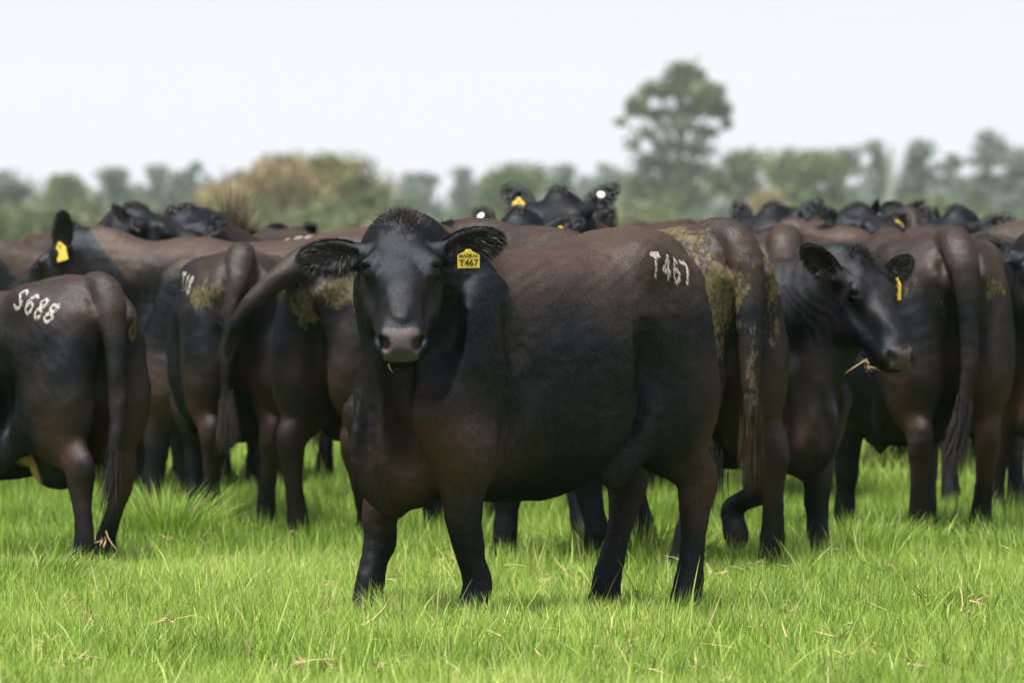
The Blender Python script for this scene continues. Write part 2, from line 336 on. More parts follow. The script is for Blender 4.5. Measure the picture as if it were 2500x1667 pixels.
# ------------------------------------------------------------------ implicit-surface modelling of the animals
class Field:
    def __init__(s, lo, hi, h):
        s.h = h; s.lo = np.array(lo, float)
        s.n = np.ceil((np.array(hi) - s.lo) / h).astype(int) + 1
        s.ax = [(s.lo[i] + h * np.arange(s.n[i])).astype(np.float32) for i in range(3)]
        s.F = np.full(s.n, .3, np.float32)
    def sub(s, lo, hi):
        a = np.clip(np.floor((np.array(lo) - s.lo) / s.h).astype(int), 0, s.n - 1)
        b = np.clip(np.ceil((np.array(hi) - s.lo) / s.h).astype(int) + 1, 1, s.n)
        if np.any(b <= a): return None
        sl = tuple(slice(a[i], b[i]) for i in range(3))
        return sl, s.ax[0][sl[0]][:, None, None], s.ax[1][sl[1]][None, :, None], s.ax[2][sl[2]][None, None, :]
    def put(s, sl, f, k, cut=False):
        A = s.F[sl]
        if cut:
            f = -f; h = np.maximum(k - np.abs(A - f), 0) / k; s.F[sl] = np.maximum(A, f) + h * h * k * .25
        else:
            h = np.maximum(k - np.abs(A - f), 0) / k; s.F[sl] = np.minimum(A, f) - h * h * k * .25
    def ell(s, c, r, M=None, k=.05, cut=False):
        c = np.array(c, float); r = np.array(r, float); M = np.eye(3) if M is None else np.array(M, float)   # rows of M: axes
        ext = np.sqrt(((M * r[:, None]) ** 2).sum(0)) + k + 2 * s.h
        g = s.sub(c - ext, c + ext)
        if g is None: return
        sl, X, Y, Z = g; X = X - c[0]; Y = Y - c[1]; Z = Z - c[2]
        q = 0; q2 = 0
        for i in range(3):
            d = (X * M[i, 0] + Y * M[i, 1] + Z * M[i, 2]) / r[i]; q = q + d * d; q2 = q2 + (d / r[i]) ** 2
        k0 = np.sqrt(q); k1 = np.sqrt(q2)
        s.put(sl, (k0 * (k0 - 1) / np.maximum(k1, 1e-4)).astype(np.float32), k, cut)
    def chain(s, pts, k=.04, cut=False, lat=None, m=4):
        """pts rows: x y z r_lateral r_other"""
        P = smooth_poly(pts, m)
        for a, b in zip(P[:-1], P[1:]):
            pa, pb = a[:3], b[:3]; d = pb - pa; L2 = max(d @ d, 1e-9); T = d / math.sqrt(L2)
            if lat is None:
                l = np.cross((0, 0, 1.), T); nl = np.linalg.norm(l); l = l / nl if nl > .05 else np.array((0, 1., 0))
            else: l = np.array(lat, float)
            rm = max(a[3], a[4], b[3], b[4]) + k + 2 * s.h
            g = s.sub(np.minimum(pa, pb) - rm, np.maximum(pa, pb) + rm)
            if g is None: continue
            sl, X, Y, Z = g; X = X - pa[0]; Y = Y - pa[1]; Z = Z - pa[2]
            t = np.clip((X * d[0] + Y * d[1] + Z * d[2]) / L2, 0, 1)
            X = X - t * d[0]; Y = Y - t * d[1]; Z = Z - t * d[2]
            rl = a[3] + (b[3] - a[3]) * t; rr = a[4] + (b[4] - a[4]) * t
            dl = X * l[0] + Y * l[1] + Z * l[2]; d2 = X * X + Y * Y + Z * Z
            f = (np.sqrt((dl / rl) ** 2 + np.maximum(d2 - dl * dl, 0) / rr ** 2) - 1) * np.minimum(rl, rr)
            s.put(sl, f.astype(np.float32), k, cut)
    def tube_x(s, st, k=.05, yc=None, n=2.25, O=None, M=None, mid=.48):
        """body of stations: x, half width, top, bottom (in a frame O, rows M)"""
        P = smooth_poly(st, 8); x0, x1 = sorted((P[0, 0], P[-1, 0]))
        if P[0, 0] > P[-1, 0]: P = P[::-1]
        if O is None:
            g = s.sub((x0 - .05, s.ax[1][0], P[:, 3].min() - .1), (x1 + .05, s.ax[1][-1], P[:, 2].max() + .1))
            sl, X, Y, Z = g; U, Vv, Wv = X, Y, Z
        else:
            O = np.array(O, float); M = np.array(M, float); rad = max(abs(P[:, 2:4]).max(), P[:, 1].max()) + .05
            c = O + M[0] * (x0 + x1) / 2; e = (x1 - x0) / 2 + rad
            sl, X, Y, Z = s.sub(c - e, c + e); X = X - O[0]; Y = Y - O[1]; Z = Z - O[2]
            U = X * M[0, 0] + Y * M[0, 1] + Z * M[0, 2]; Vv = X * M[1, 0] + Y * M[1, 1] + Z * M[1, 2]; Wv = X * M[2, 0] + Y * M[2, 1] + Z * M[2, 2]
        hw = np.interp(U, P[:, 0], P[:, 1]); tp = np.interp(U, P[:, 0], P[:, 2]); bt = np.interp(U, P[:, 0], P[:, 3])
        zc = bt + mid * (tp - bt); dz = Wv - zc
        hz = np.where(dz > 0, tp - zc, zc - bt)
        if yc is not None: Vv = Vv - np.interp(U, yc[0], yc[1])
        f = ((np.abs(Vv) / hw) ** n + (np.abs(dz) / hz) ** n) ** (1 / n) - 1
        f = f * np.minimum(hw, hz) * .9
        f = np.maximum(f, np.maximum(U - x1, x0 - U))
        s.put(sl, f.astype(np.float32), k)
    def surface(s):
        F = s.F; N = F < 0; nx, ny, nz = F.shape
        cnt = np.zeros((nx-1, ny-1, nz-1), np.int8)
        for i in (0, 1):
            for j in (0, 1):
                for k in (0, 1): cnt += N[i:nx-1+i, j:ny-1+j, k:nz-1+k]
        I = np.argwhere((cnt > 0) & (cnt < 8)); m = len(I)
        ids = np.full(cnt.shape, -1, np.int32); ids[tuple(I.T)] = np.arange(m)
        P = np.zeros((m, 3)); C = np.zeros(m)
        cs = [(i, j, k) for i in (0, 1) for j in (0, 1) for k in (0, 1)]
        for a in cs:
            for ax in range(3):
                if a[ax] == 0:
                    b = list(a); b[ax] = 1
                    fa = F[I[:, 0]+a[0], I[:, 1]+a[1], I[:, 2]+a[2]]; fb = F[I[:, 0]+b[0], I[:, 1]+b[1], I[:, 2]+b[2]]
                    cr = (fa < 0) != (fb < 0); t = np.where(cr, fa / np.where(cr, fa - fb, 1), 0)
                    q = np.array(a, float)[None].repeat(m, 0); q[:, ax] = t
                    P += q * cr[:, None]; C += cr
        V = s.lo + (I + P / C[:, None]) * s.h
        Q = []
        for ax in range(3):
            u, v = (ax + 1) % 3, (ax + 2) % 3
            sa = [slice(None)] * 3; sb = [slice(None)] * 3; sa[ax] = slice(0, -1); sb[ax] = slice(1, None)
            for q in (u, v): sa[q] = slice(1, -1); sb[q] = slice(1, -1)
            A = N[tuple(sa)]; B = N[tuple(sb)]
            for flip, msk in ((0, A & ~B), (1, ~A & B)):
                E = np.argwhere(msk)
                if not len(E): continue
                o = E.copy(); o[:, u] += 1; o[:, v] += 1
                def cell(du, dv):
                    c = o.copy(); c[:, u] += du; c[:, v] += dv; return ids[c[:, 0], c[:, 1], c[:, 2]]
                q4 = [cell(-1, -1), cell(0, -1), cell(0, 0), cell(-1, 0)]
                Q.append(np.stack(q4[::-1] if flip else q4, 1))
        Q = np.vstack(Q); Q = Q[(Q >= 0).all(1)]
        for lam in (.5, -.25, .5):                                    # light smoothing
            acc = np.zeros_like(V); c = np.zeros(len(V))
            for a, b in ((0, 1), (1, 2), (2, 3), (3, 0)):
                for x, y in ((a, b), (b, a)):
                    for d in range(3): acc[:, d] += np.bincount(Q[:, x], V[Q[:, y], d], len(V))
                    c += np.bincount(Q[:, x], minlength=len(V))
            V = V + lam * (acc / np.maximum(c, 1)[:, None] - V)
        return V, Q

BODY = [  # x, half width, top, bottom
    (.67, .045, .86, .64), (.645, .09, .96, .54), (.59, .145, 1.08, .47), (.51, .200, 1.19, .435), (.40, .252, 1.265, .425),
    (.22, .300, 1.275, .415), (.0, .332, 1.285, .415), (-.12, .336, 1.295, .435), (-.24, .335, 1.315, .49), (-.40, .308, 1.345, .61), (-.54, .275, 1.36, .70),
    (-.66, .24, 1.345, .77), (-.745, .19, 1.295, .86), (-.80, .12, 1.215, .96), (-.82, .05, 1.15, 1.02)]
HEAD = [  # along, half width, top, bottom
    (-.055, .025, -.03, -.08), (-.035, .044, .012, -.11), (.0, .066, .024, -.15), (.07, .106, .034, -.205), (.14, .121, .030, -.235), (.20, .112, .022, -.24),
    (.27, .104, .008, -.222), (.34, .092, -.002, -.188), (.40, .084, -.010, -.162), (.445, .083, -.014, -.152), (.485, .082, -.026, -.148), (.512, .062, -.045, -.132), (.522, .034, -.06, -.11)]

def head_frame(hd):
    A = np.array((math.cos(hd['pitch']) * math.cos(hd['yaw']), math.cos(hd['pitch']) * math.sin(hd['yaw']), -math.sin(hd['pitch'])))
    V = np.array((-math.sin(hd['yaw']), math.cos(hd['yaw']), 0)); Wv = np.cross(A, V)
    r = hd.get('roll', 0)
    V, Wv = V * math.cos(r) + Wv * math.sin(r), Wv * math.cos(r) - V * math.sin(r)
    return np.stack([A, V, Wv])
def ear_frames(p):
    """for each side: centre, E (root to tip), N (opening), B in body space"""
    hd = p['head']; M = head_frame(hd); O = np.array(hd['poll'], float); hs = hd.get('size', 1.15); r = {}
    for sd in (1, -1):
        e = np.array(hd.get('ears', {}).get(sd, (-.06, 1, -.10)), float); e[1] *= sd; e = e / np.linalg.norm(e)
        n = np.array(hd.get('open', {}).get(sd, (.55, .15, .8)), float); n[1] *= sd; n = n - (n @ e) * e; n /= np.linalg.norm(n)
        base = np.array((.075, .098 * sd, -.035)) * hs
        E = e @ M; N = n @ M; B = np.cross(N, E)
        b = O + base @ M
        r[sd] = (b, b + E * .118 * hs, E, N, B)
    return r

def vert_normals(V, Q):
    fn = np.cross(V[Q[:, 2]] - V[Q[:, 0]], V[Q[:, 3]] - V[Q[:, 1]]); N = np.zeros_like(V)
    for i in range(4):
        for d in range(3): N[:, d] += np.bincount(Q[:, i], fn[:, d], len(V))
    return unit(N)
def noise3(V, f, seed):
    r = np.random.default_rng(seed); s = 0
    for i in range(8):
        k = unit(r.normal(0, 1, 3)) * f * r.uniform(.6, 1.5) * 6.283; w = unit(r.normal(0, 1, 3)) * f * 3
        s = s + np.sin(V @ k + r.uniform(0, 6.28) + 1.2 * np.sin(V @ w + r.uniform(0, 6.28)))
    return s / 8 * 1.6
def sculpt(p):
    hd = p['head']; M = head_frame(hd); O = np.array(hd['poll'], float); hs = hd.get('size', 1.15); vox = p.get('vox', .013)
    tail = np.array(p.get('tail') or [(-.70, 0, 1.325, .05, .05), (-.80, 0, 1.275, .050, .045), (-.865, 0, 1.17, .046, .040), (-.89, 0, 1.0, .040, .034), (-.90, 0, .8, .033, .030), (-.90, 0, .62, .028, .026), (-.895, 0, .50, .022, .022)], float)
    nose = O + M[0] * .53 * hs
    tips = np.array([c + E * .16 * hs for (_, c, E, N, B) in ear_frames(p).values()])
    pts = np.vstack([tail[:, :3], nose[None], O[None], tips, [(-1.0, -.42, 0), (.85, .42, 1.38)]])
    lo = pts.min(0) - .07; hi = pts.max(0) + .15; lo[2] = -.03
    f = Field(lo, hi, vox)
    st = np.array(BODY, float); fat = p.get('fat', 1.0); st[:, 1] *= fat; 
    st[2:9, 3] -= p.get('belly', 0.0)
    bend = p.get('bend', 0.0)
    f.tube_x(st, k=.05, yc=((-1, -.3, .2, .8), (bend * .3, 0, 0, bend)) if bend else None)
    # neck, throat, brisket, dewlap
    nk = O - M[0] * .02 * hs - M[2] * .105 * hs
    nkw = p.get('neck', 1.0)
    w0 = np.array((.36, 0, 1.02)); mid = w0 * .45 + nk * .55 + np.array((.05, 0, -.02))
    f.chain([(*w0, .175, .235), (*(w0 * .72 + mid * .28), .15, .22 * nkw), (*mid, .115, .175 * nkw), (*nk, .10 * hs / 1.15, .125 * hs / 1.15)], k=.09)
    jaw = O + M[0] * .10 * hs - M[2] * .15 * hs
    ch = np.array((.58, 0, .76))
    tm = jaw * .45 + ch * .55 + np.array((.02, 0, .03))
    f.chain([(*jaw, .070, .085), (*tm, .075, .10), (*ch, .090, .12), (.58, 0, .58, .085, .12)], k=.055)
    f.ell((.56, 0, .575), (.14, .105, .175), k=.06)
    f.chain([(*(tm + (.06, 0, -.04)), .012, .03), (.72, 0, .79, .011, .03), (.735, 0, .63, .013, .035), (.70, 0, .49, .014, .035), (.58, 0, .40, .016, .035)], k=.022)
    for sd in (1, -1):
        lg = p.get('legs', {})
        # shoulder, arm, fore leg
        f.ell((.43, .205 * sd, .90), (.15, .075, .32), M=[(math.cos(.35), 0, math.sin(.35)), (0, 1, 0), (-math.sin(.35), 0, math.cos(.35))], k=.035)
        f.ell((.54, .180 * sd, .75), (.115, .082, .16), k=.04)
        f.ell((.44, .205 * sd, .62), (.14, .095, .17), k=.035)
        d = lg.get(('f', sd), (0, 0, 0)); dx, dy, lift = d
        kx = .46 + .45 * dx + lift * .8; kz = .335 + lift * .45; y = .175 * sd
        fx = .435 + dx - lift * .9; fz = .12 + lift * 1.0
        f.chain([(.47, y * 1.08, .66, .080, .115), (.45 + .15 * dx, y * 1.06, .55, .068, .085), (.455 + .32 * dx + lift * .4, y + .4 * dy, .44 + lift * .2, .051, .058), (kx, y + .6 * dy, kz + .02, .040, .044), (kx - .01 + (fx - kx) * .15, y + .65 * dy, kz - .055, .036, .038),
                 (kx + (fx - kx) * .5, y + .8 * dy, (kz + fz) / 2, .025, .028), (fx, y + dy, fz + .03, .031, .034), (fx + .012, y + dy, fz - .03, .029, .031), (fx + .03, y + dy, fz - .10, .042, .047)], k=.035, lat=(0, 1, 0))
        f.ell((kx + .012, y + .6 * dy, kz), (.037, .041, .050), k=.015)
        # pelvis, thigh, hind leg
        f.ell((-.44, .21 * sd * fat, 1.24), (.09, .05, .05), k=.12)
        f.ell((-.77, .095 * sd, 1.165), (.06, .05, .06), k=.07)
        f.ell((-.58, .165 * sd, .93), (.225, .125, .33), k=.05)
        f.ell((-.65, .155 * sd, .78), (.175, .125, .25), k=.05)
        f.ell((-.40, .20 * sd, .70), (.12, .085, .17), k=.07)
        d = lg.get(('h', sd), (0, 0, 0)); dx, dy, lift = d
        y = .16 * sd; hx = -.73 + .45 * dx; fx = -.665 + dx; fz = .12 + lift
        f.chain([(-.55, y * 1.05, .76, .105, .18), (-.58 + .1 * dx, y * 1.03, .66, .082, .135), (-.655 + .28 * dx, y + .3 * dy, .57, .053, .076), (hx, y + .5 * dy, .48, .038, .055), (hx + .012, y + .55 * dy, .41, .033, .043),
                 (hx + (fx - hx) * .5, y + .75 * dy, .28 + lift * .5, .027, .031), (fx, y + dy, fz + .03, .032, .035), (fx + .012, y + dy, fz - .03, .030, .032), (fx + .03, y + dy, fz - .10, .043, .047)], k=.035, lat=(0, 1, 0))
        f.ell((hx - .03, y + .5 * dy, .50), (.035, .026, .05), k=.03)
        # fold of skin from flank to stifle
        f.chain([(-.22, .21 * sd, .50, .013, .03), (-.31, .225 * sd, .57, .011, .035), (-.38, .235 * sd, .69, .012, .04)], k=.035)
    for sd in (1, -1): f.chain([(.655, .115 * sd, .98, .014, .03), (.675, .118 * sd, .84, .018, .03), (.66, .112 * sd, .70, .018, .03), (.63, .108 * sd, .57, .012, .03)], k=.045, cut=True)
    # cleft between the thighs, hollow before the hooks
    f.chain([(-.92, 0, .50, .03, .07), (-.875, 0, .80, .022, .06), (-.85, 0, 1.02, .018, .04)], k=.07, cut=True)
    for sd in (1, -1):
        f.ell((-.82, .07 * sd, 1.235), (.05, .022, .06), k=.05, cut=True)
        f.chain([(.27, .300 * sd * fat, 1.05, .012, .03), (.255, .318 * sd * fat, .88, .016, .03), (.27, .315 * sd * fat, .72, .018, .03), (.31, .285 * sd * fat, .57, .018, .03)], k=.045, cut=True)
        f.chain([(.52, .205 * sd, 1.08, .008, .02), (.60, .222 * sd, .95, .010, .02), (.645, .205 * sd, .84, .010, .02)], k=.07, cut=True)
        f.chain([(-.34, .318 * sd * fat, .93, .008, .02), (-.36, .312 * sd * fat, .82, .012, .03), (-.345, .285 * sd, .70, .012, .03)], k=.07, cut=True)
    if p.get('udder'):
        f.ell((-.40, 0, .50), (.16, .13, .12), k=.05)
    # tail
    f.chain(tail[:3], k=.03); f.chain(tail[2:], k=.010, m=5)
    # head
    hst = np.array(HEAD) * hs
    f.tube_x(hst, k=.05, n=2.3, O=O, M=M, mid=.58)
    T = lambda a, v, w: O + (np.array((a, v, w)) * hs) @ M
    for sd in (1, -1):
        f.ell(T(.146, .084 * sd, .004), np.array((.042, .034, .020)) * hs, M, k=.035)     # brow
        f.ell(T(.184, .090 * sd, -.018), np.array((.038, .030, .029)) * hs, M, k=.025)    # orbit
        f.ell(T(.19, .090 * sd, -.15), np.array((.08, .022, .075)) * hs, M, k=.04)       # cheek
        f.ell(T(.34, .098 * sd, -.050), np.array((.08, .018, .03)) * hs, M, k=.05, cut=True)
        f.ell(T(.235, .116 * sd, -.050), np.array((.04, .014, .024)) * hs, M, k=.04, cut=True)
        f.ell(T(.075, .122 * sd, -.005), np.array((.04, .016, .03)) * hs, M, k=.05, cut=True)       # temple
    f.ell(T(.30, 0, -.006), np.array((.15, .046, .022)) * hs, M, k=.03)                  # bridge of the nose
    f.ell(T(.0, 0, .012), np.array((.060, .042, .042)) * hs, M, k=.035)                      # poll
    f.ell(T(.48, 0, -.075), np.array((.045, .075, .045)) * hs, M, k=.02)                 # nose pad
    f.ell(T(.445, 0, -.145), np.array((.055, .06, .03)) * hs, M, k=.015)                 # lower lip
    for sd in (1, -1):
        f.ell(T(.505, .047 * sd, -.062), np.array((.032, .017, .021)) * hs, M, k=.012, cut=True)   # nostril
        f.ell(T(.50, .066 * sd, -.052), np.array((.024, .014, .010)) * hs, M, k=.010, cut=True)
        f.ell(T(.485, .045 * sd, -.121), np.array((.04, .05, .006)) * hs, M, k=.010, cut=True)     # mouth line
        f.ell(T(.184, .110 * sd, -.001), np.array((.023, .013, .015)) * hs, M, k=.005, cut=True)   # eye opening
        f.ell(T(.164, .103 * sd, .004), np.array((.016, .024, .012)) * hs, M, k=.012)              # upper lid
    for sd, (b, c, E, N, B) in ear_frames(p).items():
        FM = np.stack([E, B, N])
        f.chain([(*(b - E * .03), .034, .034), (*(b + E * .045 * hs), .028, .028)], k=.03)
        f.ell(c, np.array((.106, .054, .020)) * hs, FM, k=.02)
        f.ell(c + N * .024 * hs + E * .012, np.array((.090, .043, .025)) * hs, FM, k=.008, cut=True)
    V, Q = f.surface()
    N = vert_normals(V, Q); sd0 = p.get('seed', 1)
    body = sstep(V[:, 2], .2, .45)
    a = .0045 * noise3(V, 5.5, sd0) * body + .0020 * noise3(V, 16, sd0 + 1)
    # folds of loose skin on the neck and behind the elbow
    ab = nk - w0; L2 = ab @ ab; t = np.clip(((V - w0) @ ab) / L2, 0, 1.2); dist = np.linalg.norm(V - w0 - t[:, None] * ab, axis=1)
    zone = sstep(t, .25, .55) * sstep(t, 1.12, .92) * sstep(dist, .36, .25)
    a += zone * .0013 * np.sin(t * 70 + 9 * noise3(V, 3, sd0 + 2) + 10 * V[:, 2]) * np.clip(.5 + noise3(V, 2.5, sd0 + 5), 0, 1.3)
    el = np.exp(-(((V[:, 0] - .27) / .06) ** 2 + ((V[:, 2] - .60) / .14) ** 2)); a += el * .005 * np.sin(V[:, 0] * 190 + 3 * noise3(V, 6, sd0 + 3))
    V = V + N * a[:, None]
    V[:, 0] += p.get('short', 0) * sstep(-V[:, 0], .1, .55)          # shorter loin and quarters
    return V, Q

def tri_sample(V, Q, n, r, w=None):
    T = np.vstack([Q[:, :3], Q[:, [0, 2, 3]]]); a, b, c = V[T[:, 0]], V[T[:, 1]], V[T[:, 2]]
    N = np.cross(b - a, c - a); ar = np.linalg.norm(N, axis=1)
    pr = ar if w is None else ar * w[T[:, 0]]
    i = r.choice(len(T), n, p=pr / pr.sum()); u, v = r.random(n), r.random(n); f = u + v > 1; u[f] = 1 - u[f]; v[f] = 1 - v[f]
    P = a[i] + (b - a)[i] * u[:, None] + (c - a)[i] * v[:, None]
    return P, unit(N[i]), T[i, 0]

GLYPH = {  # strokes in a unit cell
    'T': [[(.0, .97), (1, 1)], [(.5, 1), (.52, 0)]],
    '4': [[(.72, 0), (.7, 1), (.0, .36), (1, .34)]],
    '6': [[(.85, .9), (.45, 1), (.12, .6), (.1, .25), (.45, .0), (.85, .22), (.8, .48), (.45, .56), (.14, .35)]],
    '7': [[(.0, .98), (.95, 1), (.45, 0)]],
    'S': [[(.95, .85), (.5, 1), (.1, .78), (.45, .52), (.85, .26), (.45, .0), (.0, .12)]],
    '8': [[(.5, .54), (.12, .78), (.5, 1), (.88, .78), (.5, .54), (.05, .25), (.5, .0), (.95, .25), (.5, .54)]],
    '1': [[(.3, .8), (.55, 1), (.5, 0)]],
    '2': [[(.05, .8), (.5, 1), (.9, .75), (.1, .05), (.95, .03)]],
    '0': [[(.5, 1), (.1, .7), (.1, .3), (.5, 0), (.9, .3), (.9, .7), (.5, 1)]]}
def brand(p, bvh, txt, x, z, size, slope, sd, r, tilt=.0, parent=None):
    """white hair grown on the strokes, laid on the hide by casting the text plane inwards from the flank"""
    adv = np.array((-sd * math.cos(slope), 0, -math.sin(slope))); up = np.array((-sd * math.sin(slope) * 1.0, -math.sin(tilt) * sd, math.cos(slope) * math.cos(tilt)))
    dirn = np.cross(adv, up); dirn = unit(dirn)
    if dirn[1] * sd > 0: dirn = -dirn
    pts = []
    for i, chh in enumerate(txt):
        for st in GLYPH[chh]:
            q = smooth_poly(np.array(st, float), 5) if len(st) > 4 else np.array(st, float)
            for a, b in zip(q[:-1], q[1:]):
                ln = np.linalg.norm(b - a); m = max(3, int(ln * 62))
                t = r.random(m)[:, None]; g = a + (b - a) * t + r.normal(0, .048, (m, 2))
                for gx, gy in g[np.sin(g[:, 0] * 17 + i) + np.sin(g[:, 1] * 23 + 2 * i) + r.normal(0, .9, m) > -1.1]: pts.append(adv * (i * .98 + gx * .68) * size * .72 + up * gy * size)
    o = np.array((x, 0, z)) - dirn * 1.2
    P, N = [], []
    for q in pts:
        h = bvh.ray_cast(Vector(o + q), Vector(dirn), 2.5)
        if h[0] is not None: P.append(h[0]); N.append(h[1])
    P = np.array(P); N = np.array(N); n = len(P)
    D = unit(np.array((-.5, 0, -.9)) + r.normal(0, .25, (n, 3))); D = unit(D - (D * N).sum(1)[:, None] * N * .9 + N * .15)
    S = unit(np.cross(D, N)); V, F, k = strands(P + N * .0025, D, r.uniform(.010, .018, n), r.uniform(.0022, .0042, n), S, N * -.1, 1)
    return tag(obj('brand_mark', mesh('brand_mark', V, F), M_BRAND, parent), kind='stuff')

def text_mesh(s, size):
    c = bpy.data.curves.new('t', 'FONT'); c.body = s; c.size = size; c.align_x = 'CENTER'; c.resolution_u = 2; c.offset = size * .022
    o = bpy.data.objects.new('t', c); COL.objects.link(o); bpy.context.view_layer.update()
    me = bpy.data.meshes.new_from_object(o.evaluated_get(bpy.context.evaluated_depsgraph_get()))
    bpy.data.objects.remove(o); bpy.data.curves.remove(c)
    return me
def place_frame(o, pos, X, Y, Z):
    o.matrix_local = Matrix(((X[0], Y[0], Z[0], pos[0]), (X[1], Y[1], Z[1], pos[1]), (X[2], Y[2], Z[2], pos[2]), (0, 0, 0, 1)))
def ear_tag(parent, pos, X, Y, Z, w=.082, h=.075, text=None):
    """yellow plate: shoulders, neck and a stud; X right, Y up, Z out of the face"""
    pr = [(-.5, 0), (.5, 0), (.5, .72), (.42, .80), (.17, .95), (.12, 1.06), (-.12, 1.06), (-.17, .95), (-.42, .80), (-.5, .72)]
    n = len(pr); V = [(a * w, b * h - h, zz) for zz in (0, .0025) for a, b in pr]
    V = np.array(V); V[:, 2] += .02 * V[:, 0] ** 2 / w
    me = bpy.data.meshes.new('ear_tag')
    me.from_pydata([tuple(v) for v in V], [], [tuple(range(n))[::-1], tuple(range(n, 2 * n))] + [(i, (i + 1) % n, n + (i + 1) % n, n + i) for i in range(n)]); me.update()
    o = obj('ear_tag', me, M_TAG, parent); place_frame(o, pos, X, Y, Z)
    # stud
    a = np.linspace(0, 2 * math.pi, 12, endpoint=False)
    sv = [(math.cos(t) * .008, .0 + math.sin(t) * .008, zz) for zz in (.002, .008) for t in a]
    sm = bpy.data.meshes.new('stud'); sm.from_pydata(sv, [], [tuple(range(12))[::-1], tuple(range(12, 24))] + [(i, (i + 1) % 12, 12 + (i + 1) % 12, 12 + i) for i in range(12)]); sm.update()
    obj('stud', sm, M_TAG, o).location = (0, -.004, 0)
    if text:
        for s, sz, yy in text:
            t = obj('lettering', text_mesh(s, sz), M_INK, o); t.location = (0, yy, .0042)
    return o
def button_tag(parent, pos, N, rad=.02):
    a = np.linspace(0, 2 * math.pi, 18, endpoint=False)
    sv = [(math.cos(t) * rr, math.sin(t) * rr, zz) for zz, rr in ((0, rad), (.004, rad), (.006, rad * .8)) for t in a]
    fc = [tuple(range(18))[::-1], tuple(range(36, 54))] + [(j * 18 + i, j * 18 + (i + 1) % 18, j * 18 + 18 + (i + 1) % 18, j * 18 + 18 + i) for j in (0, 1) for i in range(18)]
    me = bpy.data.meshes.new('button_tag'); me.from_pydata(sv, [], fc); me.update()
    o = obj('button_tag', me, M_WHITE, parent)
    q = Vector(N).to_track_quat('Z', 'Y').to_matrix().to_4x4(); q.translation = Vector(pos); o.matrix_local = q
    return o
def ball(name, pos, r, mat, parent, sc=(1, 1, 1), M=None):
    us, vs = 16, 10; V = [(0, 0, 1)]; F = []
    V = [(math.sin(math.pi * j / vs) * math.cos(2 * math.pi * i / us), math.sin(math.pi * j / vs) * math.sin(2 * math.pi * i / us), math.cos(math.pi * j / vs)) for j in range(vs + 1) for i in range(us)]
    F = [(j * us + i, j * us + (i + 1) % us, (j + 1) * us + (i + 1) % us, (j + 1) * us + i) for j in range(vs) for i in range(us)]
    V = np.array(V) * np.array(sc) * r
    if M is not None: V = V @ np.array(M)
    return obj(name, mesh(name, V + np.array(pos), np.array(F)[:, ::-1]), mat, parent)

def colour_fields(p, V):
    """coat colour: sun-bleached brown areas, sky sheen painted along the back, nose leather, dung, bare skin"""
    x, y, z = V.T; hd = p['head']; M = head_frame(hd); O = np.array(hd['poll'], float); hs = hd.get('size', 1.15)
    H = (V - O) @ M.T / hs
    br = p.get('brown', 1.0)
    g = lambda c, s: np.exp(-(((x - c[0]) / s[0]) ** 2 + ((np.abs(y) - c[1]) / s[1]) ** 2 + ((z - c[2]) / s[2]) ** 2))
    inhead = sstep(-H[:, 2], -.3, -.1) * (H[:, 0] > -.1) * (np.abs(H[:, 1]) < .35) * (np.linalg.norm(H - (.2, 0, -.1), axis=1) < .42)
    t = .75 * sstep(z + .05 * noise3(V, 1.3, p.get('seed', 1) + 9), .98, 1.26) * (1 - inhead) * br + .95 * g((.50, .20, .58), (.22, .2, .17)) * max(br, .7) + .70 * g((-.72, .16, .70), (.2, .2, .25)) * max(br, .5) + .5 * g((.62, .05, .50), (.15, .2, .14)) + .4 * g((-.7, .16, .42), (.12, .12, .2)) * br  # back tint: bleached brown plus sky sheen put into the colour
    rust = .95 * g((.50, .20, .57), (.22, .2, .18)) + .75 * g((-.72, .16, .68), (.2, .2, .26)) + .5 * g((.64, .05, .50), (.15, .2, .14)) + .45 * g((-.70, .16, .40), (.12, .12, .2))
    t = t - .25 * sstep(z, .34, .2) + .06 * inhead
    nose = sstep(H[:, 0], .455, .478) * sstep(np.abs(H[:, 1]), .062, .050) * sstep(H[:, 2], -.118, -.108) * inhead
    nose = nose * (H[:, 2] < -.02)
    nose = np.maximum(nose, .3 * sstep(np.linalg.norm((np.abs(H) if False else np.stack([H[:, 0], np.abs(H[:, 1]), H[:, 2]], 1)) - (.214, .100, -.026), axis=1), .020, .008))
    d = np.zeros(len(V))
    for c, s, a in p.get('dung', []):
        d = np.maximum(d, a * np.exp(-(((x - c[0]) / s[0]) ** 2 + ((y - c[1]) / s[1]) ** 2 + ((z - c[2]) / s[2]) ** 2)))
    sk = np.zeros(len(V))
    if p.get('skin'):
        for c, s in p['skin']: sk = np.maximum(sk, sstep(np.sqrt(((x - c[0]) / s[0]) ** 2 + ((y - c[1]) / s[1]) ** 2 + ((z - c[2]) / s[2]) ** 2), 1, .7))
    return np.clip(t, 0, 1), nose, d, sk, np.clip(rust, 0, 1) * p.get('rust', 1.0)

def set_fields(me, fl):
    for nme, v in zip(('tint', 'nose', 'dung', 'skin', 'rust'), fl): attr(me, nme, v)

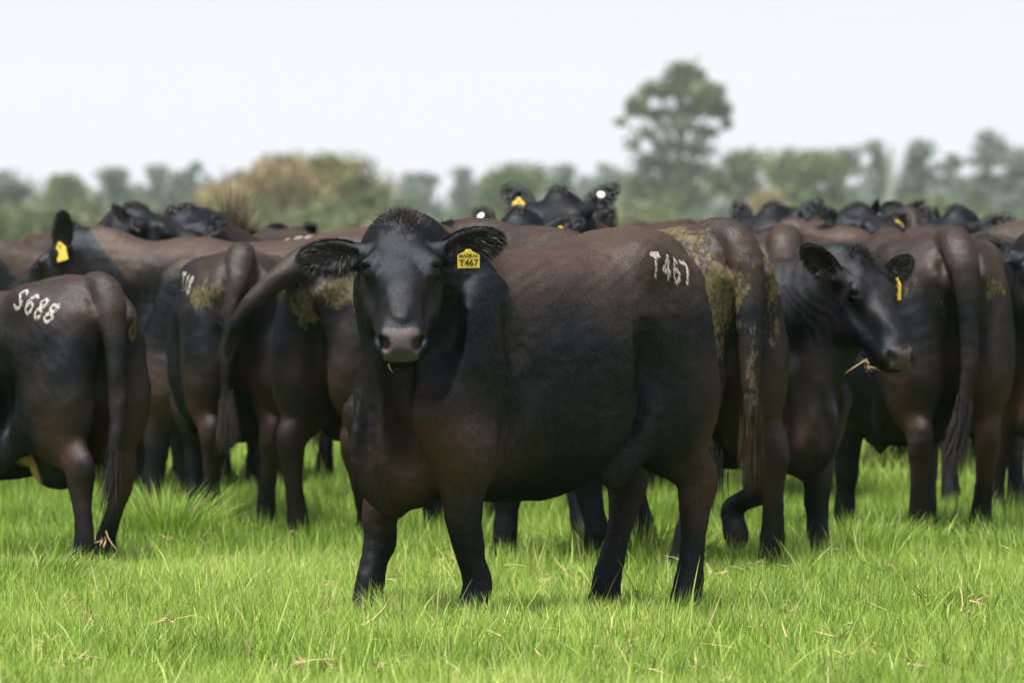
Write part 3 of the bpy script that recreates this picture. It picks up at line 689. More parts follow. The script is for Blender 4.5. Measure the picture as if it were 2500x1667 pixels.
def make_cow(p, label, group='black cattle of the herd'):
    r = np.random.default_rng(p.get('seed', 1))
    V, Q = sculpt(p)
    me = mesh('cow', V, Q[:, ::-1] if p.get('flip') else Q)
    fl = colour_fields(p, V); set_fields(me, fl)
    o = obj('cow', me, M_COAT); tag(o, label, 'cow', group)
    sc = p.get('scale', 1.0); lx, ly = p['at']
    o.location = (lx, ly, float(ground_z(np.array(lx), np.array(ly))) - p.get('sink', 0.0)); o.rotation_euler = (0, 0, p['turn']); o.scale = (sc,) * 3
    hd = p['head']; M = head_frame(hd); O = np.array(hd['poll'], float); hs = hd.get('size', 1.15)
    T = lambda a, v, w: O + (np.array((a, v, w)) * hs) @ M
    # short coat standing off the hide
    nf = p.get('fur', 0)
    if nf:
        Pn, Nn, vi = tri_sample(V, Q, nf, r)
        if p.get('flip'): pass
        z = Pn[:, 2]; Hn = (Pn - O) @ M.T / hs
        head = np.linalg.norm(Hn - (.2, 0, -.1), axis=1) < .36
        flow = np.where((z < .55)[:, None], np.array((0, 0, -1.)), np.array((-.75, 0, -.65)))
        flow = np.where(head[:, None], M[0], flow)
        D = unit(flow + r.normal(0, .22, (nf, 3))); D = D - (D * Nn).sum(1)[:, None] * Nn
        D = unit(unit(D) + Nn * r.uniform(.15, .55, nf)[:, None])
        keep = fl[1][vi] < .2; Pn, Nn, vi, D = Pn[keep], Nn[keep], vi[keep], D[keep]; n = len(Pn)
        S = unit(np.cross(D, Nn)); Ln = r.uniform(.009, .017, n) * np.where(head[keep], .7, 1); 
        Vf, Ff, k = strands(Pn - Nn * .001, D, Ln, r.uniform(.0009, .0016, n), S, -Nn * .1, 1)
        fm = mesh('fur', Vf, Ff)
        fo = tag(obj('fur', fm, M_FUR, o), kind='stuff'); set_fields(fm, [np.repeat(np.clip(q[vi] + (r.normal(.0, .14, n) if qi == 0 else 0), 0, 1), k) for qi, q in enumerate(fl)])
        fm.normals_split_custom_set_from_vertices(np.repeat(unit(Nn + .2 * D + r.normal(0, .19, (n, 3))), k, 0))
    # eyes
    for sd in (1, -1): ball('eye', T(.184, .0945 * sd, -.0135), .0205 * hs / 1.15, M_EYE, o)
    # long hair on poll and ears
    if p.get('hair', 1):
        m = int(2600 * p.get('hair', 1)); dens = p.get('hair', 1)
        q = r.normal(0, 1, (m, 3)) * (.028, .027, .02) + (-.012, 0, .03); q[:, 2] = .062 - 5.5 * q[:, 1] ** 2 - np.where(q[:, 0] < -.01, 9, 2) * (q[:, 0] + .01) ** 2 - .008
        Pp = np.array([T(*a) for a in q]); D = unit(r.normal(0, .35, (m, 3)) + (np.stack([-.75 + q[:, 0] * 14, q[:, 1] * 8, np.full(m, .45)], 1)) @ M)
        S = unit(np.cross(D, r.normal(0, 1, (m, 3))))
        Vh, Fh, k = strands(Pp, D, r.uniform(.014, .042, m) * (1 if dens > .5 else .55), r.uniform(.0010, .0019, m) / min(1, dens + .2), S, np.array((0, 0, -.15)) + r.normal(0, .15, (m, 3)), 3)
        tag(obj('poll_hair', mesh('poll_hair', Vh, Fh), M_HAIR, o), kind='stuff')
        for sd, (b, c, E, N, B) in ear_frames(p).items():
            m = int(5200 * dens); a = r.uniform(-1, 1, m); ang = r.uniform(0, 6.283, m)
            # rim and inner hair: start on the leaf, run outwards and down
            rim = r.random(m) < .68
            u = np.cos(ang) * np.where(rim, 1, np.sqrt(r.random(m))); w = np.sin(ang) * np.where(rim, 1, np.sqrt(r.random(m)))
            Pe = c + E * (u * .100 * hs)[:, None] + B * (w * .049 * hs)[:, None] + N * np.where(rim, .004, .006)[:, None]
            D = unit(E * (u * .9 + .5)[:, None] + B * (w * .8)[:, None] + N * r.uniform(.1, .4, m)[:, None] + r.normal(0, .12, (m, 3)))
            S = unit(np.cross(D, r.normal(0, 1, (m, 3))))
            Ve, Fe, k = strands(Pe, D, r.uniform(.010, .034, m) * np.where(rim, .85, 1.25) * (1 if dens > .5 else .6), r.uniform(.0009, .0017, m) / min(1, dens + .2), S, np.array((0, 0, -.45)) + r.normal(0, .1, (m, 3)), 3 if dens > .5 else 2)
            tag(obj('ear_hair', mesh('ear_hair', Ve, Fe), M_HAIR, o), kind='stuff')
    # tail switch
    sw = p.get('switch')
    tl = p.get('tail')
    end = np.array((tl or [(-.895, 0, .50)])[-1][:3], float); prev = np.array((tl or [(-.90, 0, .62), 0])[-2][:3] if tl else (-.90, 0, .62), float)
    sd_ = sw or dict(n=260, length=.26, mat=M_HAIR, spread=.035)
    m = sd_['n']; ax = unit(end - prev); t0 = r.uniform(-.09, .02, m)
    Ps = end + ax * t0[:, None] + r.normal(0, .014, (m, 3))
    ci = r.integers(0, 9, m); cb = r.normal(0, sd_.get('clump', .08), (9, 3)); Ps = Ps + cb[ci] * .10
    D = unit(ax * sd_.get('along', .8) + np.array((0, 0, -sd_.get('drop', .5))) + r.normal(0, sd_['spread'] * 3, (m, 3)))
    S = unit(np.cross(D, r.normal(0, 1, (m, 3))))
    Vs, Fs, k = strands(Ps, D, sd_['length'] * r.uniform(.5, 1.05, m), r.uniform(.0025, .005, m), S, np.array(sd_.get('curl', (0, 0, -.1))) + cb[ci] + r.normal(0, .05, (m, 3)), 4)
    tag(obj('tail_switch', mesh('tail_switch', Vs, Fs), sd_['mat'], o), kind='stuff')
    # tags and brand
    ef = ear_frames(p)
    inv = Matrix.Rotation(-p['turn'], 3, 'Z')
    for tg in p.get('tags', []):
        b, c, E, N, B = ef[tg['ear']]
        pos = c + E * tg.get('e', .0) + B * tg.get('b', .0) + N * tg.get('n', .03)
        if tg.get('button'): button_tag(o, pos, tg.get('face', N), tg.get('rad', .02))
        else:
            Z = unit(np.array(tg.get('face', N))); Y = np.array((0, 0, 1.)) + np.array(tg.get('lean', (0, 0, 0))); Y = unit(Y - (Y @ Z) * Z); X = np.cross(Y, Z)
            ear_tag(o, pos, X, Y, Z, tg.get('w', .082), tg.get('h', .075), tg.get('text'))
    if p.get('brand'):
        bvh = BVHTree.FromPolygons([tuple(v) for v in V], [tuple(int(i) for i in q) for q in Q])
        for bt in p['brand']: brand(p, bvh, *bt[:6], r, bt[6], o)
    return o

def straw_wisp(pos, label, seed, n=9, ln=.06, drop=.5, mat=None):
    r = np.random.default_rng(seed); P = np.array(pos) + r.normal(0, .008, (n, 3)); P[1:] -= np.array((0, 0, 1.)) * r.uniform(0, drop * ln, n - 1)[:, None]
    D = unit(r.normal(0, .7, (n, 3)) + (0, 0, -drop)); S = unit(np.cross(D, r.normal(0, 1, (n, 3))))
    V, F, k = strands(P, D, ln * r.uniform(.5, 1.3, n), np.full(n, .005), S, r.normal(0, .35, (n, 3)), 3)
    o = obj('straw_wisp', mesh('straw_wisp', V, F), mat or M_STRAW); tag(o, label, 'straw'); return o

# ------------------------------------------------------------------ the herd
def turn_of(dx, dy): return math.atan2(dy, dx)
def to_local(turn, v): return tuple((Matrix.Rotation(-turn, 3, 'Z') @ Vector(v))[:])
CAMDIR = (.05, -1, .0)
tn = turn_of(-.764, -.645)
make_cow(dict(at=(.05, 29.61), turn=tn, vox=.0075, seed=11, fur=130000, hair=1, short=.10, brown=1.0, switch=dict(n=150, length=.12, mat=M_HAIR, spread=.015, along=1, drop=.6),
    head=dict(poll=(.665, .13, 1.345), yaw=R(50), pitch=R(36), size=1.09,
              ears={1: (-.18, 1, .20), -1: (.02, 1, -.02)}, open={1: (.8, .1, .55), -1: (.75, .1, .6)}),
    legs={('f', 1): (-.06, .01, 0), ('f', -1): (.12, 0, 0), ('h', 1): (-.05, .0, 0), ('h', -1): (.05, 0, 0)},
    tail=[(-.70, 0, 1.30, .045, .045), (-.78, 0, 1.25, .042, .042), (-.835, 0, 1.15, .038, .034), (-.87, 0, 1.0, .03, .028), (-.885, 0, .8, .026, .026), (-.885, 0, .62, .022, .022), (-.88, 0, .50, .02, .02)],
    tags=[dict(ear=1, e=-.01, b=-.012, n=.03, face=to_local(tn, (.15, -1, -.1)), lean=(.03, 0, 0), w=.076, h=.060,
               text=[('MACKAS', .0165, -.024), ('T467', .031, -.053)])],
    brand=[('T467', -.31, 1.09, .080, .10, 1, .35)]),
    'black cow standing foremost, looking straight at the camera, branded T467')

REAR = dict(poll=(.93, 0, 1.30), yaw=0, pitch=R(40), size=1.12)
tn = turn_of(-.62, .78)
make_cow(dict(at=(-2.03, 34.55), turn=tn, scale=.88, vox=.014, seed=12, fur=40000, hair=.3, udder=1, short=.02, brown=.7, head=dict(REAR, poll=(.98, .1, 1.05)),
    legs={('h', 1): (-.16, 0, 0), ('h', -1): (.12, 0, 0), ('f', 1): (.05, 0, 0)}, skin=[((-.30, .11, .46), (.10, .09, .10))],
    dung=[((-.78, -.13, 1.12), (.05, .05, .07), .62)],
    tail=[(-.68, 0, 1.325, .05, .05), (-.78, 0, 1.285, .06, .05), (-.845, .02, 1.18, .058, .045), (-.885, .03, 1.0, .050, .04), (-.905, .03, .8, .042, .036), (-.91, .05, .62, .032, .03), (-.90, .07, .50, .025, .025)],
    brand=[('S688', -.41, 1.13, .092, .26, 1, .30)]),
    'black cow seen from behind at the picture edge, branded S688 on its hip')

tn = turn_of(-.97, .22)
make_cow(dict(at=(-1.16, 40.4), turn=tn, vox=.016, seed=13, fur=15000, hair=.3, brown=1.15, neck=.8,
    head=dict(poll=(.95, .02, 1.29), yaw=R(8), pitch=R(38), size=1.05, ears={1: (-.75, .35, .75), -1: (-.5, .7, .6)}, open={1: (.3, 1, .2), -1: (.3, .6, .2)}),
    legs={('f', 1): (.08, 0, 0), ('h', 1): (-.08, 0, 0)},
    tags=[dict(ear=1, e=-.05, b=0, n=.025, face=to_local(tn, (-.6, -1, 0)), lean=(.25, 0, 0), w=.06, h=.085)],
    brand=[('142', -.10, 1.20, .080, -.1, 1, .75)]),
    'brown-backed cow standing sideways, facing left, yellow tag in its raised ear')

tn = turn_of(-.08, 1)
make_cow(dict(at=(-1.24, 38.2), turn=tn, scale=.915, vox=.015, seed=14, fur=28000, hair=.1, brown=.6, head=dict(REAR, poll=(.86, -.15, .98)),
    legs={('h', 1): (.0, -.02, 0), ('h', -1): (.02, .04, 0)},
    dung=[((-.72, .16, 1.14), (.14, .13, .085), .95), ((-.78, .10, 1.03), (.08, .06, .09), .6)],
    tail=[(-.68, 0, 1.33, .05, .05), (-.80, .01, 1.33, .058, .05), (-.90, .03, 1.22, .05, .042), (-.94, .07, 1.03, .038, .034), (-.94, .08, .82, .031, .03), (-.93, .085, .66, .030, .028), (-.93, .085, .60, .03, .028)],
    switch=dict(n=650, length=.20, mat=M_SWITCH, spread=.03, along=1, drop=.3),
    brand=[('T18', -.50, 1.03, .08, .0, 1, .45)]),
    'black cow seen from behind, tail hanging straight, brand beside yellow dung on its hip')

tn = turn_of(.55, .835)
make_cow(dict(at=(-.44, 37.15), turn=tn, scale=.95, vox=.015, seed=15, fur=28000, hair=.1, brown=.6, head=dict(REAR, poll=(.90, .0, 1.1)),
    legs={('h', 1): (-.02, 0, 0), ('h', -1): (.10, .02, 0)},
    dung=[((-.72, -.12, 1.15), (.13, .20, .085), 1.1), ((-.78, .05, 1.08), (.08, .07, .13), .95)],
    tail=[(-.66, 0, 1.33, .055, .05), (-.78, .03, 1.30, .065, .055), (-.88, .10, 1.22, .060, .052), (-.96, .19, 1.12, .050, .046), (-.99, .27, 1.01, .040, .036), (-.985, .32, .93, .030, .028)],
    switch=dict(n=300, length=.10, mat=M_HAIR, spread=.04, along=1, drop=.4),
    brand=[('T12', -.42, 1.18, .07, .2, -1, .6)]),
    'black cow seen from behind, swinging its thick tail sideways over a yellow dung patch')

tn = turn_of(-.60, .80)
make_cow(dict(at=(.42, 34.18), turn=tn, scale=1.02, vox=.013, seed=16, fur=60000, hair=.1, brown=.75, head=dict(REAR, poll=(.93, .12, 1.30)),
    legs={('h', -1): (-.04, -.06, 0), ('h', 1): (.02, 0, 0), ('f', 1): (.06, 0, 0), ('f', -1): (-.08, 0, 0)},
    dung=[((-.78, .14, 1.08), (.15, .14, .19), 1.1), ((-.80, .12, .92), (.10, .10, .15), .65), ((-.55, .14, 1.31), (.24, .14, .10), .8), ((-.76, -.17, 1.16), (.12, .11, .09), 1.0), ((-.80, -.14, 1.0), (.10, .08, .12), .6), ((-.80, .0, 1.28), (.05, .06, .05), .5), ((-.90, .06, .8), (.06, .03, .35), .42)],
    tail=[(-.62, 0, 1.335, .06, .05), (-.76, .0, 1.30, .062, .05), (-.845, .01, 1.19, .058, .045), (-.88, .03, 1.0, .05, .042), (-.895, .04, .8, .038, .035), (-.90, .04, .66, .032, .03), (-.90, .04, .60, .03, .028)],
    switch=dict(n=800, length=.22, mat=M_DUNGH, clump=.04, spread=.010, along=1, drop=.4)),
    'black cow seen from behind, rump and hanging tail caked with yellow dung')

tn = turn_of(.66, -.75)
HEAD8 = dict(poll=(.80, .10, 1.305), yaw=R(-6), pitch=R(46), size=1.01, ears={1: (-.45, 1, .15), -1: (-.85, .8, .25)}, open={1: (.6, .2, .6), -1: (.5, .8, .35)})
make_cow(dict(at=(.82, 34.95), turn=tn, scale=.95, vox=.0115, seed=17, fur=60000, hair=.6, brown=.25, rust=.15, fat=.9, neck=.85, head=HEAD8,
    legs={('f', -1): (-.03, 0, .10), ('f', 1): (.04, 0, 0), ('h', 1): (.05, 0, 0)},
    tags=[dict(ear=1, e=-.03, b=-.03, n=.02, face=to_local(tn, (-.9, -.5, 0)), w=.06, h=.09)]),
    'all-black young cow with lowered head, chewing straw, facing right')

tn = turn_of(-.20, .98)
make_cow(dict(at=(1.74, 37.06), turn=tn, scale=.985, vox=.014, seed=18, fur=36000, hair=.1, brown=.7, fat=1.03, head=dict(REAR, poll=(.90, -.1, 1.28)),
    legs={('h', 1): (.0, -.02, 0), ('h', -1): (.08, 0, 0), ('f', 1): (.10, 0, 0)},
    dung=[((-.76, .17, 1.13), (.09, .09, .06), .5), ((-.76, -.17, 1.12), (.09, .09, .08), .5), ((-.82, .06, 1.0), (.05, .05, .16), .55)],
    tail=[(-.66, 0, 1.34, .06, .05), (-.79, .0, 1.30, .062, .05), (-.875, -.01, 1.20, .062, .05), (-.905, -.02, 1.0, .045, .04), (-.92, -.02, .8, .038, .034), (-.92, .0, .66, .030, .028), (-.92, .01, .58, .026, .026)],
    switch=dict(n=650, length=.26, mat=M_HAIR, spread=.03, along=.8, drop=.5, curl=(0, .22, -.1))),
    'large black cow seen from behind, hanging tail with curled dark tip')

tn = turn_of(.05, 1)
make_cow(dict(at=(1.35, 41.8), turn=tn, scale=1.0, vox=.018, seed=19, fur=0, hair=.1, brown=.85, head=dict(REAR, poll=(.93, .1, 1.2)),
    tail=[(-.66, 0, 1.34, .06, .05), (-.79, .0, 1.30, .066, .05), (-.875, 0, 1.19, .062, .045), (-.905, 0, 1.0, .05, .04), (-.90, 0, .8, .036, .032), (-.90, 0, .62, .028, .026), (-.895, 0, .50, .022, .022)]),
    'brown-rumped cow facing away behind the straw-chewing cow')

tn = turn_of(.15, -.99)
make_cow(dict(at=(2.30, 39.2), turn=tn, scale=.98, vox=.018, seed=20, fur=0, hair=.4, brown=.5, head=dict(poll=(.82, -.03, 1.31), yaw=R(-5), pitch=R(35), size=1.1, ears={-1: (-.45, 1, .25)})),
    'dark cow at the far edge, one ear pointing past the curled-tail cow')

def mouth_of(turn, at, sc, hd, q):
    p = np.array(hd['poll']) + (np.array(q) * hd['size']) @ head_frame(hd); c, s_ = math.cos(turn), math.sin(turn)
    return (at[0] + sc * (p[0] * c - p[1] * s_), at[1] + sc * (p[0] * s_ + p[1] * c), sc * p[2])
straw_wisp(mouth_of(turn_of(.66, -.75), (.82, 34.95), .95, HEAD8, (.40, -.07, -.165)), 'pale straw wisp hanging from the chewing cow\'s mouth', 91, 12, .065, .9)
straw_wisp(mouth_of(turn_of(-.764, -.645), (.05, 29.61), 1, dict(poll=(.665, .13, 1.345), yaw=R(50), pitch=R(36), size=1.09), (.490, -.02, -.115)), 'single grass stem hanging from the foremost cow\'s lip', 92, 2, .05, .9)
straw_wisp((-1.62, 33.85, .16), 'dry straw scrap caught on the S688 cow\'s hind leg', 93, 9, .07, .6)

# ------------------------------------------------------------------ the back of the herd: four poses, copied cow by cow
def far_pose(seed, poll, yaw, pitch, ears=None, opn=None, brown=.6, **kw):
    hd = dict(poll=poll, yaw=yaw, pitch=pitch, size=1.12)
    if ears: hd['ears'] = ears
    if opn: hd['open'] = opn
    p = dict(at=(0, 0), turn=0, vox=.020, seed=seed, fur=0, hair=.2, brown=brown, head=hd, **kw)
    return make_cow(p, 'x', 'cattle at the back of the herd'), np.array(poll)
UP = {1: (-.75, .7, .35), -1: (-.75, .7, .35)}
POSES = [far_pose(31, (.90, .10, 1.46), R(20), R(22), UP, brown=.6),
         far_pose(32, (.95, -.12, 1.42), R(-35), R(30), {1: (-.5, 1, .1), -1: (-.9, .6, .2)}),
         far_pose(33, (1.02, .0, 1.36), 0, R(38), UP, brown=.9),
         far_pose(34, (.92, .05, 1.42), R(60), R(20), {1: (-.3, 1, .2), -1: (-.6, .9, .3)})]
used = set()
def far_cow(k, u, v, d, heading, label, tags=()):
    """poll of the animal stands at photo column u, row v, d metres off"""
    root, poll = POSES[k]
    X = (u - 1176) * d / 19600; Z = CAM_H + (500 - v) * d / 19600
    tn = turn_of(*heading); sc = min(1.12, max(.9, Z / (poll[2] + .06)))
    if k in used:
        o = root.copy(); COL.objects.link(o)
        for ch in [c for c in root.children if c.name.split('.')[0] not in ('ear_tag', 'button_tag')]:
            c = ch.copy(); COL.objects.link(c); c.parent = o
    else: o = root; used.add(k)
    c, s = math.cos(tn), math.sin(tn)
    o.location = (X - sc * (poll[0] * c - poll[1] * s), d - sc * (poll[0] * s + poll[1] * c), 0)
    o.rotation_euler = (0, 0, tn); o.scale = (sc,) * 3; o['label'] = label
    hd = [dict(poll=(.90, .10, 1.46), yaw=R(20), pitch=R(22), ears=UP), dict(poll=(.95, -.12, 1.42), yaw=R(-35), pitch=R(30), ears={1: (-.5, 1, .1), -1: (-.9, .6, .2)}),
          dict(poll=(1.02, .0, 1.36), yaw=0, pitch=R(38), ears=UP), dict(poll=(.92, .05, 1.42), yaw=R(60), pitch=R(20), ears={1: (-.3, 1, .2), -1: (-.6, .9, .3)})][k]
    ef = ear_frames(dict(head=dict(hd, size=1.12)))
    for sd, kind in tags:
        b, cc, E, N, B = ef[sd]; cd = np.array(to_local(tn, (0, -1, 0)))
        sgn = 1 if N @ cd > 0 else -1
        if kind == 'b': button_tag(o, cc + N * sgn * .03, N * sgn, .018)
        else:
            Z_ = unit(cd + .3 * E); Y_ = np.array((0, 0, 1.)); Y_ = unit(Y_ - (Y_ @ Z_) * Z_)
            ear_tag(o, cc + cd * .035, np.cross(Y_, Z_), Y_, Z_, .06, .085)
    return o
far_cow(0, 1285, 430, 41.6, (-.45, -.89), 'tall alert cow, highest head of the herd behind the foremost cow', [(1, 'b'), (-1, 'y')])
far_cow(1, 1188, 476, 40.9, (.25, -.97), 'cow with yellow tag and button tag, just beside the foremost cow\'s tagged ear', [(1, 'y'), (-1, 'b')])
far_cow(2, 1312, 486, 42.9, (.5, -.85), 'cow half hidden below the tall alert cow\'s head', [(-1, 'b')])
far_cow(1, 1570, 512, 44.0, (.1, 1), 'cow showing only an ear above the dung-caked rump')
far_cow(3, 1690, 520, 43.5, (.3, .95), 'cow showing an upright ear with white button beside the dung-caked rump', [(-1, 'b')])
far_cow(0, 1775, 466, 45.5, (-.75, -.65), 'cow with peaked poll above the brown rump')
far_cow(2, 1905, 488, 46.0, (.6, .8), 'cow showing a low dark poll right of the peaked one')
far_cow(3, 1975, 468, 44.6, (-.3, -.95), 'cow with a large round yellow tag in its ear', [(1, 'y')])
far_cow(0, 2045, 466, 47.0, (-.6, .8), 'cow with a white button tag, next to the large yellow tag', [(1, 'b')])
far_cow(2, 2130, 488, 49.5, (.95, .3), 'cow with small rounded poll over the long brown back')
far_cow(1, 2195, 474, 46.5, (.2, -.98), 'cow with two dark ears above the curled-tail cow')
far_cow(2, 2600, 480, 44.6, (1, .02), 'cow standing sideways with a long straight brown back')
far_cow(3, 315, 468, 42.6, (.25, -.97), 'dark cow with raised broad head behind the brown-backed cow', [(1, 'y')])
far_cow(1, 425, 472, 42.9, (-.25, -.97), 'dark cow whose head is pressed against the raised broad head')
far_cow(2, -70, 552, 43.0, (-1, -.05), 'brown cow back just showing at the left picture edge')
far_cow(2, 205, 548, 44.0, (-.9, -.3), 'cow showing a single notched ear behind the brown-backed cow')
far_cow(0, 640, 545, 45.0, (.7, .7), 'cow showing one black ear tip behind the foremost cow\'s ear')
# a cow flicking its tail up: only the fanned switch shows over the brown back
make_cow(dict(at=(-1.60, 44.3), turn=turn_of(-.2, .98), scale=.98, vox=.022, seed=41, fur=0, hair=.3, head=dict(REAR, poll=(.9, 0, 1.0)),
    tail=[(-.68, 0, 1.32, .05, .05), (-.80, 0, 1.33, .045, .045), (-.90, .0, 1.36, .036, .036), (-.95, .0, 1.35, .03, .03), (-.97, -.02, 1.34, .025, .025)],
    switch=dict(n=260, length=.25, mat=M_FAN, spread=.16, along=.2, drop=-1.0, curl=(0, 0, .15))),
    'cow behind the brown-backed cow, flicking up its fanned tan tail tip', 'cattle at the back of the herd')

# ------------------------------------------------------------------ grass
M_GRASS = leaf_material('grass', [(.048, .105, .014), (.165, .272, .034), (.305, .435, .074), (.455, .56, .15), (.58, .50, .28)], .40)
def tone_of(x, y, r):
    n = len(x); t = .45 + .18 * vnoise(x, y, 21, .35) + .13 * vnoise(x, y, 22, 1.6) + .17 * r.normal(0, 1, n)
    t = np.clip(t, .0, .80); dry = r.random(n) < .03 + .05 * np.clip(vnoise(x, y, 23, .9), 0, 1); t[dry] = r.uniform(.85, 1, dry.sum()); return t
def blades(x, y, h, w, r, seg, lean=.35, z0=None):
    n = len(x); P = np.stack([x, y, (ground_z(x, y) if z0 is None else z0) - .006], 1)
    az = r.uniform(0, 6.283, n); D = unit(np.stack([np.cos(az) * lean * r.random(n), np.sin(az) * lean * r.random(n), np.ones(n)], 1))
    sa = r.uniform(0, 6.283, n); S = np.stack([np.cos(sa), np.sin(sa), np.zeros(n)], 1)
    ba = r.uniform(0, 6.283, n); B = np.stack([np.cos(ba), np.sin(ba), -.35 * np.ones(n)], 1) * r.uniform(.0, .55, n)[:, None]
    return strands(P, D, h, w, S, B, seg)
def sward(name, y0, y1, dens, seg, wd, hm, seed, label, shaded=0.0):
    r = np.random.default_rng(seed); half = .0625 * y1 + 1.25
    n = int(dens * (y1 - y0) * 2 * half); x = r.uniform(-half, half, n); y = r.uniform(y0, y1, n)
    k = np.abs(x) < .0625 * y + 1.25; x, y = x[k], y[k]
    cl = vnoise(x, y, 31, .55); c2 = vnoise(x, y, 32, 1.8)
    k = r.random(len(x)) < np.clip(.80 + .3 * c2, .25, 1); x, y, cl, c2 = x[k], y[k], cl[k], c2[k]; n = len(x)
    h = hm * np.clip(1 + .45 * cl + .48 * c2, .35, 2.2) * r.uniform(.5, 1.25, n)
    V, F, kk = blades(x, y, h, wd * r.uniform(.6, 1.3, n), r, seg)
    me = mesh(name, V, F); attr(me, 'tone', np.repeat(np.clip(tone_of(x, y, r) - shaded * sstep(y, y0, y0 + 2.5), 0, 1), kk)); o = obj(name, me, M_GRASS); tag(o, label, 'grass', kind='stuff')
sward('grass', 23.2, 33.5, 3900, 2, .0057, .099, 61, 'bright green short grass around the foremost cow')
sward('grass', 17.0, 23.2, 1300, 1, .009, .10, 60, 'bright green grass nearest the camera')
sward('grass', 33.5, 43.0, 2500, 1, .0075, .120, 62, 'green grass under the second row of cattle', .12)  # lower tone puts the shade among the cattle into the grass colour
sward('grass', 43.0, 70.0, 700, 1, .016, .15, 63, 'green grass beneath the back of the herd')
sward('grass', 70.0, 140.0, 55, 1, .05, .20, 64, 'distant paddock grass')
def stalks():
    r = np.random.default_rng(66); n = 3600; y = r.uniform(23.5, 36, n); x = r.uniform(-1, 1, n) * (.0625 * y + 1.0)
    k = vnoise(x, y, 33, .8) + .5 * r.normal(0, 1, n) > .25; x, y = x[k], y[k]; n = len(x)
    V, F, kk = blades(x, y, r.uniform(.14, .27, n), r.uniform(.0045, .0075, n), r, 3, .6)
    t = np.clip(.62 + .18 * r.normal(0, 1, n), .1, 1); me = mesh('grass_stalks', V, F); attr(me, 'tone', np.repeat(t, kk))
    tag(obj('grass_stalks', me, M_GRASS), 'longer pale grass blades standing above the sward', 'grass', kind='stuff')
stalks()
def tuft(x, y, rad, h, n, seed, label, dark=0.0):
    r = np.random.default_rng(seed); a = r.uniform(0, 6.283, n); q = rad * np.sqrt(r.random(n)); X = x + np.cos(a) * q; Y = y + np.sin(a) * q
    P = np.stack([X, Y, ground_z(X, Y) - .01], 1); o = np.stack([np.cos(a), np.sin(a), np.zeros(n)], 1)
    D = unit(o * (q / rad * .35)[:, None] + r.normal(0, .16, (n, 3)) + (0, 0, 1)); B = o * r.uniform(.05, .6, n)[:, None] + np.array((0, 0, -.3)) * r.random(n)[:, None]
    sa = r.uniform(0, 6.283, n); S = np.stack([np.cos(sa), np.sin(sa), np.zeros(n)], 1)
    V, F, k = strands(P, D, h * r.uniform(.45, 1.1, n) * (1 - .35 * q / rad), r.uniform(.004, .008, n), S, B, 4)
    t = np.clip(.30 - dark + .14 * r.normal(0, 1, n), .02, .8); t[r.random(n) < .05] = .93
    me = mesh('grass_tuft', V, F); attr(me, 'tone', np.repeat(t, k)); ob = obj('grass_tuft', me, M_GRASS); tag(ob, label, 'grass tuft', 'tall grass tufts')
tuft(-1.50, 37.0, .20, .36, 1100, 71, 'tall grass tuft growing between the S688 cow and the tails')
tuft(-1.92, 32.6, .42, .22, 1500, 72, 'dark grass tuft in front of the S688 cow', .10)
tuft(1.42, 35.6, .42, .25, 1300, 73, 'ragged grass tuft below the straw-chewing cow\'s muzzle')
tuft(.52, 35.0, .26, .30, 700, 74, 'stemmy grass tuft seen between the foremost cow\'s hind legs')
tuft(2.12, 35.6, .40, .20, 900, 75, 'low grass tuft at the feet of the curled-tail cow')
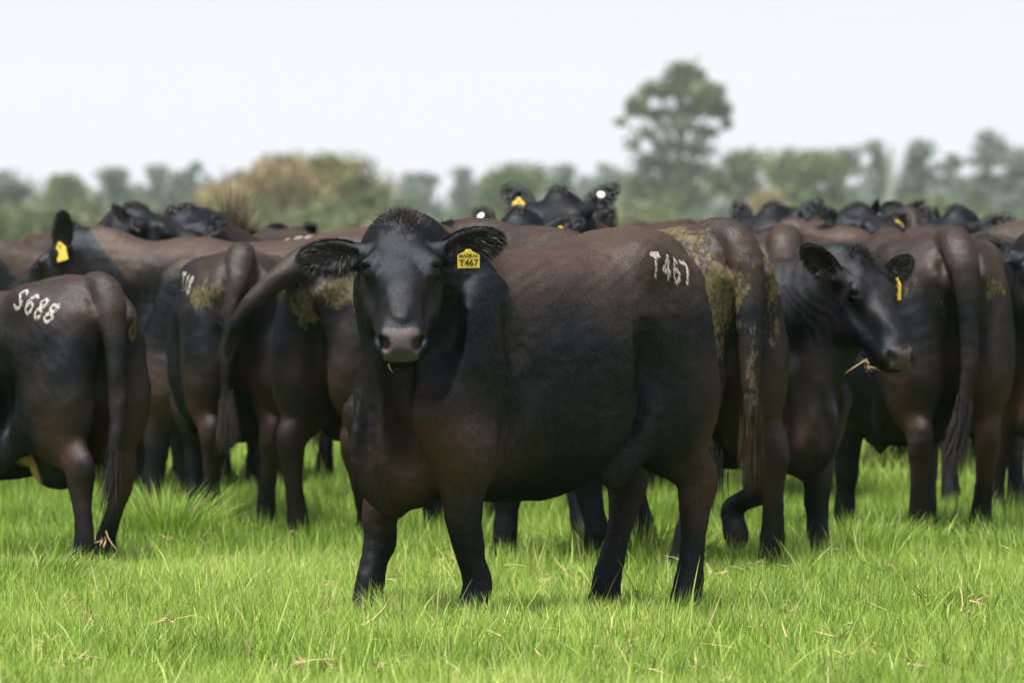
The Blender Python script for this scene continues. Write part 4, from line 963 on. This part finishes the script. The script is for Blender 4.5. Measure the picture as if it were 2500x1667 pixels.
# dead stalks and scraps lying in the sward
def scraps():
    r = np.random.default_rng(81); n = 130; Vs, Fs, k0 = [], [], 0
    for i in range(n):
        y = r.uniform(25, 37); x = r.uniform(-.0625 * y - .6, .0625 * y + .6); m = r.integers(3, 9); z = float(ground_z(np.array(x), np.array(y))) + r.uniform(.05, .09)
        P = np.array((x, y, z)) + r.normal(0, .012, (m, 3)) * (1, 1, .4); a = r.uniform(0, 6.283, m)
        D = unit(np.stack([np.cos(a), np.sin(a), r.uniform(-.2, .9, m)], 1)); S = unit(np.cross(D, r.normal(0, 1, (m, 3))))
        V, F, k = strands(P, D, r.uniform(.02, .075, m), r.uniform(.003, .006, m), S, r.normal(0, .25, (m, 3)), 2); Vs.append(V); Fs.append(F + k0); k0 += len(V)
    m = 130; x = r.uniform(-1.9, 1.9, m); y = r.uniform(25, 33, m); a = r.uniform(0, 6.283, m)
    P = np.stack([x, y, ground_z(x, y) + r.uniform(.03, .08, m)], 1); D = unit(np.stack([np.cos(a), np.sin(a), r.uniform(0, .5, m)], 1)); S = unit(np.cross(D, r.normal(0, 1, (m, 3))))
    V, F, k = strands(P, D, r.uniform(.06, .2, m), r.uniform(.003, .005, m), S, r.normal(0, .15, (m, 3)), 3); Vs.append(V); Fs.append(F + k0)
    tag(obj('dead_grass', mesh('dead_grass', np.vstack(Vs), np.vstack(Fs)), M_STRAW), 'pale dead grass scraps lying in the green grass', 'dead grass', kind='stuff')
scraps()

# ------------------------------------------------------------------ haze
def haze():
    x, y0, y1, z0, z1 = 720, -60, 2040, -1.5, 36
    V = [(sx * x, yy, zz) for zz in (z0, z1) for yy in (y0, y1) for sx in (-1, 1)]
    me = bpy.data.meshes.new('haze'); me.from_pydata(V, [], [(0, 2, 3, 1), (4, 5, 7, 6), (0, 1, 5, 4), (2, 6, 7, 3), (0, 4, 6, 2), (1, 3, 7, 5)]); me.update()
    m = bpy.data.materials.new('haze'); m.use_nodes = True; t = m.node_tree; t.nodes.clear()
    o_ = t.nodes.new('ShaderNodeOutputMaterial'); v = t.nodes.new('ShaderNodeVolumePrincipled')
    v.inputs['Color'].default_value = (.86, .92, 1, 1); v.inputs['Density'].default_value = HAZE; v.inputs['Anisotropy'].default_value = .2
    t.links.new(v.outputs[0], o_.inputs['Volume'])
    tag(obj('haze', me, m), 'thin haze in the air over the paddock', 'haze', kind='stuff')
HAZE = .00008
haze()
